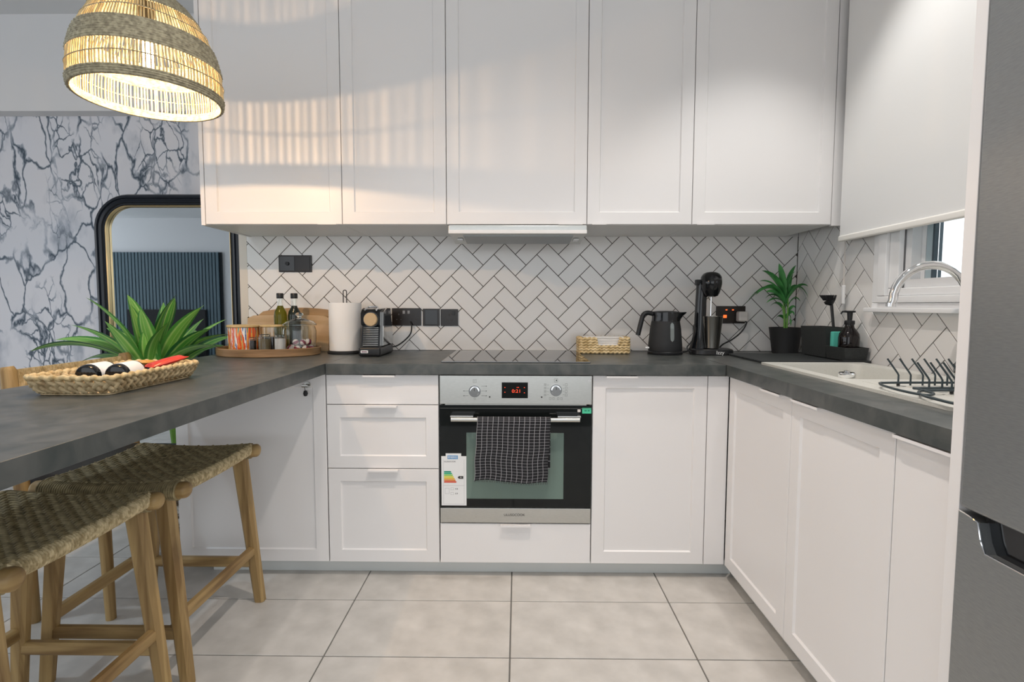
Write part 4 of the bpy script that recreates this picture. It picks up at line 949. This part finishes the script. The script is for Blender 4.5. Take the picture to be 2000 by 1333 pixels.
# ------------------------------------------------------------------ tall panel and fridge
o = MB().rbox((.793, -1.7265, .002), (XW-.002, -1.7005, 2.35), .002).build('fridge_side_panel', 'white'); tag(o, 'tall white end panel between worktop and fridge', 'panel')
t = thing('fridge_freezer', (1.07, -2.03, 0), 'tall brushed steel fridge freezer with a recessed handle, right edge', 'fridge')
FX = .788
MB().box((FX+.042, -2.335, .03), (XW-.01, -1.731, 1.90)).build('body', mat('fridge_side', (.20, .21, .21), .5, .3), t, smooth=False)
for x, y in ((.88, -2.29), (.88, -1.78), (1.30, -2.29), (1.30, -1.78)): MB().tube([(x, y, 0), (x, y, .031)], .02, 12).build('foot', 'black', t)
MB().rbox((FX, -2.335, .735), (FX+.04, -1.7325, 1.90), .006, 3).build('upper_door', 'fridge', t)
q = [(-1.7325, .04), (-1.7325, .727), (-1.755, .724), (-1.772, .720), (-1.780, .690), (-1.790, .672), (-2.28, .672), (-2.29, .690), (-2.30, .720), (-2.335, .727), (-2.335, .04)]
MB().prism(q, lambda p: (FX, p[0], p[1]), lambda p: (FX+.04, p[0], p[1])).build('lower_door', 'fridge', t, ang=20)
MB().tube([(FX+.001, p[0], p[1]+.001) for p in q[1:7]]+[(FX+.001, -2.27, .673)], .0018, 6).build('handle_edge', 'chrome', t)
MB().box((FX+.020, -2.30, .66), (FX+.0415, -1.765, .733)).build('handle_recess', 'blackgl', t)

# ------------------------------------------------------------------ pendant lamp over the peninsula
PX, PY, PZ = -1.078, -1.078, 1.687
lamp = thing('pendant_lamp', (PX, PY, PZ), 'woven straw dome pendant lamp glowing warm over the peninsula', 'lamp')
def prad(z):
    pts = [(0, .186), (.03, .190), (.06, .189), (.10, .184), (.14, .174), (.18, .158), (.22, .136), (.26, .106), (.285, .078), (.300, .050)]
    for (a, r0), (b, r1) in zip(pts, pts[1:]):
        if z <= b: return r0+(r1-r0)*(z-a)/(b-a)
    return .05
def band(z0, z1, rows, name, m_, amp=.0042, n=168):
    mb = MB(); rings = []
    for s_ in (1, -1):
        for k in range(rows*3+1):
            z = z0+(z1-z0)*(k/(rows*3) if s_ == 1 else 1-k/(rows*3)); row = (k if s_ == 1 else rows*3-k)//3
            bulge = abs(math.sin(math.pi*(k/3)))
            ring = []
            for j in range(n):
                a = 2*math.pi*j/n; r = prad(z)+s_*(.0030+amp*bulge*(.6+.4*math.sin(j*math.pi*2/3+row*math.pi)))
                ring.append((PX+r*math.cos(a), PY+r*math.sin(a), PZ+z))
            rings.append(ring)
    rings.append(rings[0]); mb.loft(rings, True); o = mb.build(name, m_, lamp, ang=80); return o
band(.0, .024, 4, 'rim_band', 'shadeband'); band(.092, .160, 10, 'woven_band', 'shadeband'); band(.222, .300, 9, 'crown_band', 'shadeband')
st = MB()
for j in range(132):
    a = 2*math.pi*(j+random.uniform(-.2, .2))/132; p_ = []
    for k in range(13):
        z = .010+.275*k/12; r = prad(z); p_.append((PX+r*math.cos(a), PY+r*math.sin(a), PZ+z))
    st.tube(p_, random.uniform(.0017, .0026), 5)
st = st.build('straw_sticks', 'shade', lamp); st['kind'] = 'stuff'
for z in (.058, .192):
    mb = MB(); mb.tube([(PX+(prad(z)+.003)*math.cos(2*math.pi*j/72), PY+(prad(z)+.003)*math.sin(2*math.pi*j/72), PZ+z+.0025*math.sin(j*.35)) for j in range(72)], .0015, 6, closed=True); mb.build('binding_cord', 'shadeband', lamp)
mb = MB(); mb.lathe([(.0005, .302), (.052, .300), (.050, .308), (.0005, .312)], (PX, PY, PZ), 28, False, False); mb.build('cap', 'shadeband', lamp)
MB().lathe([(.0005, .300), (.022, .300), (.024, .262), (.018, .225), (.0005, .225)], (PX, PY, PZ), 20, False, False).build('lamp_holder', 'black', lamp)
MB().tube([(PX, PY, PZ+.31), (PX, PY, CEIL)], .003, 8).build('cord', 'black', lamp)
BZ = .140
MB().lathe([(.0005, BZ-.062), (.010, BZ-.060), (.0165, BZ-.045), (.0165, BZ+.045), (.012, BZ+.075), (.012, .224), (.0005, .224)], (PX, PY, PZ), 18, False, False).build('bulb', 'bulb', lamp)
pl_ = bpy.data.lights.new('pendant_bulb_light', 'POINT'); pl_.energy = 11.5; pl_.color = (1, .66, .38); pl_.shadow_soft_size = .005
po = bpy.data.objects.new('pendant_bulb_light', pl_); C.objects.link(po); po.location = (PX, PY, PZ+.034)

# ------------------------------------------------------------------ stools
def make_stool(label):
    t = thing('counter_stool', (0, 0, 0), label, 'stool', 'woven seat stools at the peninsula')
    hx, hy, zs = .212, .205, .555
    dip = lambda x: .012*(x/hx)**2
    for s in (-1, 1):
        p_ = [(x, s*hy, zs+dip(x)) for x in [-hx+2*hx*k/24 for k in range(25)]]
        rr = [.0235]*len(p_)
        e0, e1 = Vector(p_[0]), Vector(p_[-1]); cap = [(.004, .0225), (.009, .019), (.0125, .012), (.014, .004)]
        p_ = [tuple(e0-Vector((d, 0, 0))) for d, r_ in cap[::-1]]+p_+[tuple(e1+Vector((d, 0, 0))) for d, r_ in cap]; rr = [r_ for d, r_ in cap[::-1]]+rr+[r_ for d, r_ in cap]
        MB().tube(p_, rr, 16).build('seat_rail', 'woodh', t, world=False, ang=60)
    for sx in (-1, 1):
        for s in (-1, 1):
            a = Vector((sx*.150, s*hy, zs+.004)); b = Vector((sx*.205, s*(hy+.012), 0))
            MB().bar(a, b, .052, .036, .036, .032, up=(0, 1, 0)).build('leg', 'wood', t, world=False)
    zl = .165
    for s in (-1, 1): MB().bar((-.188, s*(hy+.008), .150), (.188, s*(hy+.008), .150), .026, .036).build('stretcher', 'woodh', t, world=False)
    for s in (-1, 1): MB().bar((s*.186, -hy-.006, .195), (s*.186, hy+.006, .195), .026, .036).build('stretcher', 'woodh', t, world=False)
    # woven cord seat
    wv = MB(); nA = 30; nB = 34; X_ = .196; Y_ = hy-.002
    sag = lambda x, y: -.010*(1-(y/Y_)**2)*(1-.3*(x/X_)**2)
    for i in range(nA):                                   # strands running between the rails
        x = -X_+2*X_*(i+.5)/nA; pts = []
        for k in range(nB*2+1):
            y = -Y_+2*Y_*k/(nB*2); ph = (k/2+i) % 4
            pts.append((x, y, zs+.024+dip(x)+sag(x, y)+.0032*math.cos(math.pi*(ph-1)/2)))
        wv.tube(pts, .0052, 5)
    for j in range(nB):                                   # strands running along the rails
        y = -Y_+2*Y_*(j+.5)/nB; pts = []
        for k in range(nA*2+1):
            x = -X_+2*X_*k/(nA*2); ph = (k/2+j) % 4
            pts.append((x, y, zs+.024+dip(x)+sag(x, y)-.0032*math.cos(math.pi*(ph-1)/2)))
        wv.tube(pts, .0050, 5)
    wv = wv.build('woven_seat', 'weave', t, world=False, ang=80); wv['kind'] = 'stuff'
    for s in (-1, 1):                                     # pale wrapped edges
        eb = MB(); n_ = 56
        for k in range(n_):
            y = -hy+.006+(2*hy-.012)*(k+.5)/n_; x = s*(X_-.002); z = zs+.008+dip(x)+sag(x, y)*.8
            eb.lathe([(.0135, -.0040), (.0175, -.0015), (.0175, .0015), (.0135, .0040)], (0, 0, 0), 12, True, True)
            b = len(eb.v)-48
            for q in range(b, len(eb.v)):
                v = eb.v[q]; eb.v[q] = Vector((x+v.x*.85, y+v.z*1.0+v.x*.06, z+v.y*1.12))
        eb = eb.build('wrapped_edge', 'weavepale', t, world=False); eb['kind'] = 'stuff'
    for s in (-1, 1):                                     # cord wrapped round the rails
        eb = MB(); n_ = 60
        for k in range(n_):
            x = -X_+2*X_*(k+.5)/n_
            b = len(eb.v); eb.lathe([(.0255, -.0034), (.0285, -.0010), (.0285, .0010), (.0255, .0034)], (0, 0, 0), 12, True, True)
            for q in range(b, len(eb.v)):
                v = eb.v[q]; eb.v[q] = Vector((x+v.z, s*hy+v.x, zs+dip(x)+v.y))
        eb = eb.build('wrapped_rail', 'weave', t, world=False); eb['kind'] = 'stuff'
    return t
s2 = make_stool('teak stool with woven cord seat, the farther one beside the locked cabinet'); s2.location = (-1.153, -.995, 0)
s1 = copy_tree(s2); s1.location = (-1.175, -1.492, 0); s1['label'] = 'teak stool with woven cord seat, the nearer one cut by the left frame edge'

# ------------------------------------------------------------------ chair beyond the peninsula
t = thing('dining_chair', (-1.56, -.655, 0), 'wooden chair with a woven band back, beyond the peninsula', 'chair')
for y in (-.92, -.39):
    MB().tube([(-1.66, y, 0), (-1.675, y, .45), (-1.70, y, .868), (-1.702, y, .882)], [.018, .022, .024, .017], 14).build('back_post', 'wood', t)
for y in (-.90, -.41): MB().tube([(-1.41, y, 0), (-1.42, y, .43)], [.016, .021], 12).build('leg', 'wood', t)
for y in (-.91, -.40): MB().bar((-1.68, y, .425), (-1.41, y, .425), .022, .04).build('seat_rail', 'woodh', t)
for x in (-1.675, -1.42): MB().bar((x, -.91, .425), (x, -.40, .425), .022, .04).build('seat_rail', 'woodh', t)
MB().rbox((-1.70, -.885, .447), (-1.40, -.425, .50), .022, 4).build('seat_cushion', 'matteblack', t)
bb = MB(); n_ = 74
for k in range(n_):
    y = -.90+.49*(k+.5)/n_; b = len(bb.v); bb.lathe([(.010, -.0036), (.0135, -.001), (.0135, .001), (.010, .0036)], (0, 0, 0), 10, True, True)
    for q in range(b, len(bb.v)):
        v = bb.v[q]; bb.v[q] = Vector((-1.698+v.x, y+v.z+v.y*.2, .788+v.y*6.4))
bb = bb.build('woven_back', 'seagrass', t); bb['kind'] = 'stuff'

# ------------------------------------------------------------------ mirror leaning in the living room
t = thing('arched_mirror', (-1.99, .40, 0), 'tall mirror with rounded corners, black moulded frame and gold lip', 'mirror')
MX0, MX1, MZ0, MZ1, YMF = -2.412, -1.572, .02, 1.712, .385
def mring(k, y, r): return [(x, y, z) for x, z in rrect(MX0+k, MX1-k, MZ0+k, MZ1-k, max(.01, r-k), 10)]
RM = .20
mb = MB(); mb.loft([mring(0, YMF+.05, RM), mring(0, YMF-.005, RM), mring(.008, YMF-.018, RM), mring(.022, YMF-.022, RM), mring(.026, YMF-.014, RM), mring(.030, YMF-.014, RM), mring(.034, YMF-.020, RM), mring(.046, YMF-.016, RM), mring(.050, YMF-.008, RM), mring(.058, YMF-.008, RM), mring(.060, YMF+.004, RM), mring(.060, YMF+.05, RM), mring(0, YMF+.05, RM)], True)
mb.build('frame', 'navyblack', t, ang=30)
mb = MB(); mb.loft([mring(.0602, YMF-.006, RM), mring(.063, YMF-.010, RM), mring(.068, YMF-.006, RM), mring(.069, YMF+.012, RM), mring(.0602, YMF+.012, RM), mring(.0602, YMF-.006, RM)], True); mb.build('gold_lip', 'gold', t, ang=30)
mb = MB(); mb.loft([mring(.0605, YMF+.014, RM), mring(.0605, YMF+.020, RM)], True, True, True); mb.build('glass', 'mirror', t, smooth=False)

# ------------------------------------------------------------------ dracaena in a basket
DX, DY = -1.60, -.20
t = thing('dracaena_plant', (DX, DY, 0), 'large striped dracaena in a woven basket between peninsula and mirror', 'plant')
bk_ = MB()
for k in range(17):
    z = .012+k*.0175; r = .115+.030*math.sin(math.pi*(k+2)/21)
    rope_loop(bk_, [(DX+r*math.cos(2*math.pi*j/28), DY+r*math.sin(2*math.pi*j/28), z) for j in range(28)], .0098, 40, n=6)
bk_.build('basket', noisy('basket_brown_white', (.14, .10, .06), (.80, .78, .74), 7, .8, (.3, .3, 3), lo=.50, hi=.56), t, ang=60)
MB().lathe([(.0005, .27), (.115, .27), (.0005, .285)], (DX, DY, 0), 24, False, False).build('soil', 'soil', t)
MB().tube(catmull([(DX, DY, .27), (DX-.01, DY-.02, .5), (DX-.02, DY-.05, .78)], 6), [.020-.006*k/12 for k in range(13)], 10).build('trunk', 'stem', t)
B0 = Vector((-1.655, -.27, .765))
dl = [((-1.50, -.33, 1.135), .062, (-.05, 0, .05), 0), ((-1.88, -.36, 1.120), .062, (.05, 0, .06), 1), ((-1.80, -.22, 1.135), .068, (.01, 0, .08), 1), ((-2.12, -.38, .885), .058, (.0, -.02, .16), 0), ((-2.05, -.25, .80), .052, (.0, 0, .17), 0),
      ((-1.92, -.20, .98), .055, (.02, 0, .06), 0), ((-1.60, -.42, 1.07), .074, (0, -.03, .03), 1), ((-1.41, -.30, 1.08), .056, (-.05, 0, .04), 1), ((-1.455, -.20, 1.09), .060, (-.06, .02, .02), 0), ((-1.35, -.34, .985), .058, (-.02, 0, .08), 0),
      ((-1.30, -.25, .955), .054, (-.02, 0, .10), 1), ((-1.37, -.20, .90), .050, (0, 0, .09), 0), ((-1.70, -.12, 1.10), .060, (0, .05, .04), 0), ((-1.74, -.44, 1.02), .060, (0, -.05, .06), 1), ((-1.55, -.05, 1.02), .056, (0, .06, .08), 0), ((-1.85, -.02, .96), .056, (0, .06, .10), 0),
      ((-1.42, -.02, .93), .054, (0, .06, .10), 0), ((-1.66, .08, .95), .056, (0, .08, .12), 1), ((-2.0, -.10, .72), .050, (0, 0, .16), 0), ((-1.44, -.36, .62), .048, (.02, 0, .16), 0), ((-1.50, -.45, .60), .052, (.02, -.06, .14), 1), ((-1.86, -.42, .66), .050, (0, -.04, .16), 0), ((-1.68, -.50, .64), .050, (0, -.08, .14), 0)]
dl += [((-1.47, -.42, 1.02), .060, (-.02, -.03, .06), 1), ((-1.73, -.30, 1.09), .066, (.0, 0, .04), 1), ((-1.97, -.34, 1.00), .056, (.03, 0, .08), 0), ((-1.58, -.22, 1.12), .062, (-.01, .03, .03), 0), ((-1.40, -.12, 1.02), .056, (-.03, .03, .05), 1), ((-1.27, -.36, .90), .050, (-.01, 0, .10), 1), ((-2.08, -.30, .93), .054, (0, 0, .10), 1), ((-1.63, -.36, .98), .06, (0, -.02, .02), 1)]
for tip, w, rise, li in dl:
    mb = MB(); b_ = B0+Vector((random.uniform(-.012, .012), random.uniform(-.012, .012), random.uniform(-.06, .03))); leaf(mb, b_, tip, w*1.4, rise, .22, 14, peak=.5, tw=random.uniform(-.5, .5)); mb.build('leaf', 'leafl' if li else 'leaf', t, ang=80)

# ------------------------------------------------------------------ woven tray with bottles and snacks on the peninsula
t = thing('woven_tray', (-1.11, -1.18, ZC), 'rectangular water hyacinth tray with flared sides on the peninsula', 'tray')
wx0, wx1, wy0, wy1 = -1.205, -1.022, -1.362, -1.020
FLR, HT = .016, .036
mb = MB()
def tring(k, z, n=6): return [(x, y, ZC+z) for x, y in rrect(wx0-k, wx1+k, wy0-k, wy1+k, .02+k*.4, n)]
mb.loft([tring(-.004, .001), tring(0, .001), tring(0, .006), tring(-.004, .006)], True, True, True); mb.build('tray_base', 'hyacinth', t)
wl = MB()
per = tring(0, 0, 4)
def pt_at(k, z, d): 
    ring = tring(k, z, 4); m_ = len(ring); L_ = [0]
    for i in range(1, m_+1): L_.append(L_[-1]+(Vector(ring[i % m_])-Vector(ring[i-1])).length)
    s_ = (d % 1)*L_[-1]; i = 0
    while i < m_-1 and L_[i+1] < s_: i += 1
    u = (s_-L_[i])/max(1e-9, L_[i+1]-L_[i]); return Vector(ring[i]).lerp(Vector(ring[(i+1) % m_]), u)
NS = 46
for k in range(NS):                                      # broad slanting strands
    for sgn, off in ((1, .0), (-1, .5)):
        pts = [pt_at(FLR*u+(.004 if (i % 2) == (0 if sgn > 0 else 1) else -.001), .0088+HT*u, (k+off)/NS+sgn*u*.035) for i, u in enumerate((0, .25, .5, .75, 1))]
        wl.tube(pts, [.0062, .0070, .0074, .0070, .0058], 6)
wl.build('woven_side', 'hyacinth', t, ang=70)
rp = MB(); rope_loop(rp, tring(FLR+.002, HT+.010, 5), .0072, 90); rp.build('rim_rope', 'seagrass', t, ang=70)
for k, (bx_, by_) in enumerate(((-1.150, -1.275), (-1.085, -1.255))):
    b_ = thing('wine_bottle', (bx_, by_, ZC+.008), ('dark bottle with white label lying in the woven tray, left one', 'dark bottle with white label lying in the woven tray, right one')[k], 'bottle', 'bottles in the woven tray')
    zc_ = ZC+.0065+.0305; ax = Vector((-.15, 1, 0)).normalized(); o_ = Vector((bx_, by_, zc_))
    f_ = lambda d: o_+ax*d
    MB().tube([f_(0), f_(.002), f_(.006), f_(.014), f_(.095), f_(.108), f_(.118)], [.020, .026, .0285, .030, .030, .022, .013], 28).build('bottle_body', 'blackgl', b_)
    MB().tube([f_(.020), f_(.022), f_(.088), f_(.090)], [.0300, .0306, .0306, .0300], 28, caps=False).build('paper_label', 'labelpaper', b_)
    MB().tube([f_(.118), f_(.140)], [.0130, .0125], 20).build('bottle_neck', 'blackgl', b_)
def packet(name, c, l, w, h, rz, m_, label, tilt=0):
    mb = MB(); rings = []
    for u in (-1, -.92, -.8, -.4, 0, .4, .8, .92, 1):
        hh = h*(.08 if abs(u) > .9 else (1-.35*u*u)); ww = w*(1 if abs(u) > .9 else .93)
        rings.append([(u*l/2, math.cos(a)*ww/2, math.sin(a)*hh/2) for a in [2*math.pi*j/14 for j in range(14)]])
    mb.loft(rings, True, True, True)
    o = mb.build(name, m_, None, world=False); o.location = c; o.rotation_euler = (0, tilt, rz)
    tag(o, label, 'snack', 'wrapped snacks in the woven tray'); return o
packet('snack_packet', (-1.058, -1.085, ZC+.056), .110, .055, .020, R(62), 'red', 'red wrapped snack packet on top in the woven tray', R(-12))
packet('snack_packet', (-1.060, -1.085, ZC+.024), .090, .050, .026, R(80), 'blue', 'dark blue wrapped snack lying under the red packet')
packet('snack_packet', (-1.125, -1.075, ZC+.024), .080, .048, .026, R(100), 'blue', 'blue wrapped snack at the left of the red packet')
packet('snack_packet', (-1.128, -1.068, ZC+.050), .080, .045, .020, R(95), 'orange', 'orange snack packet at the back of the woven tray', R(6))
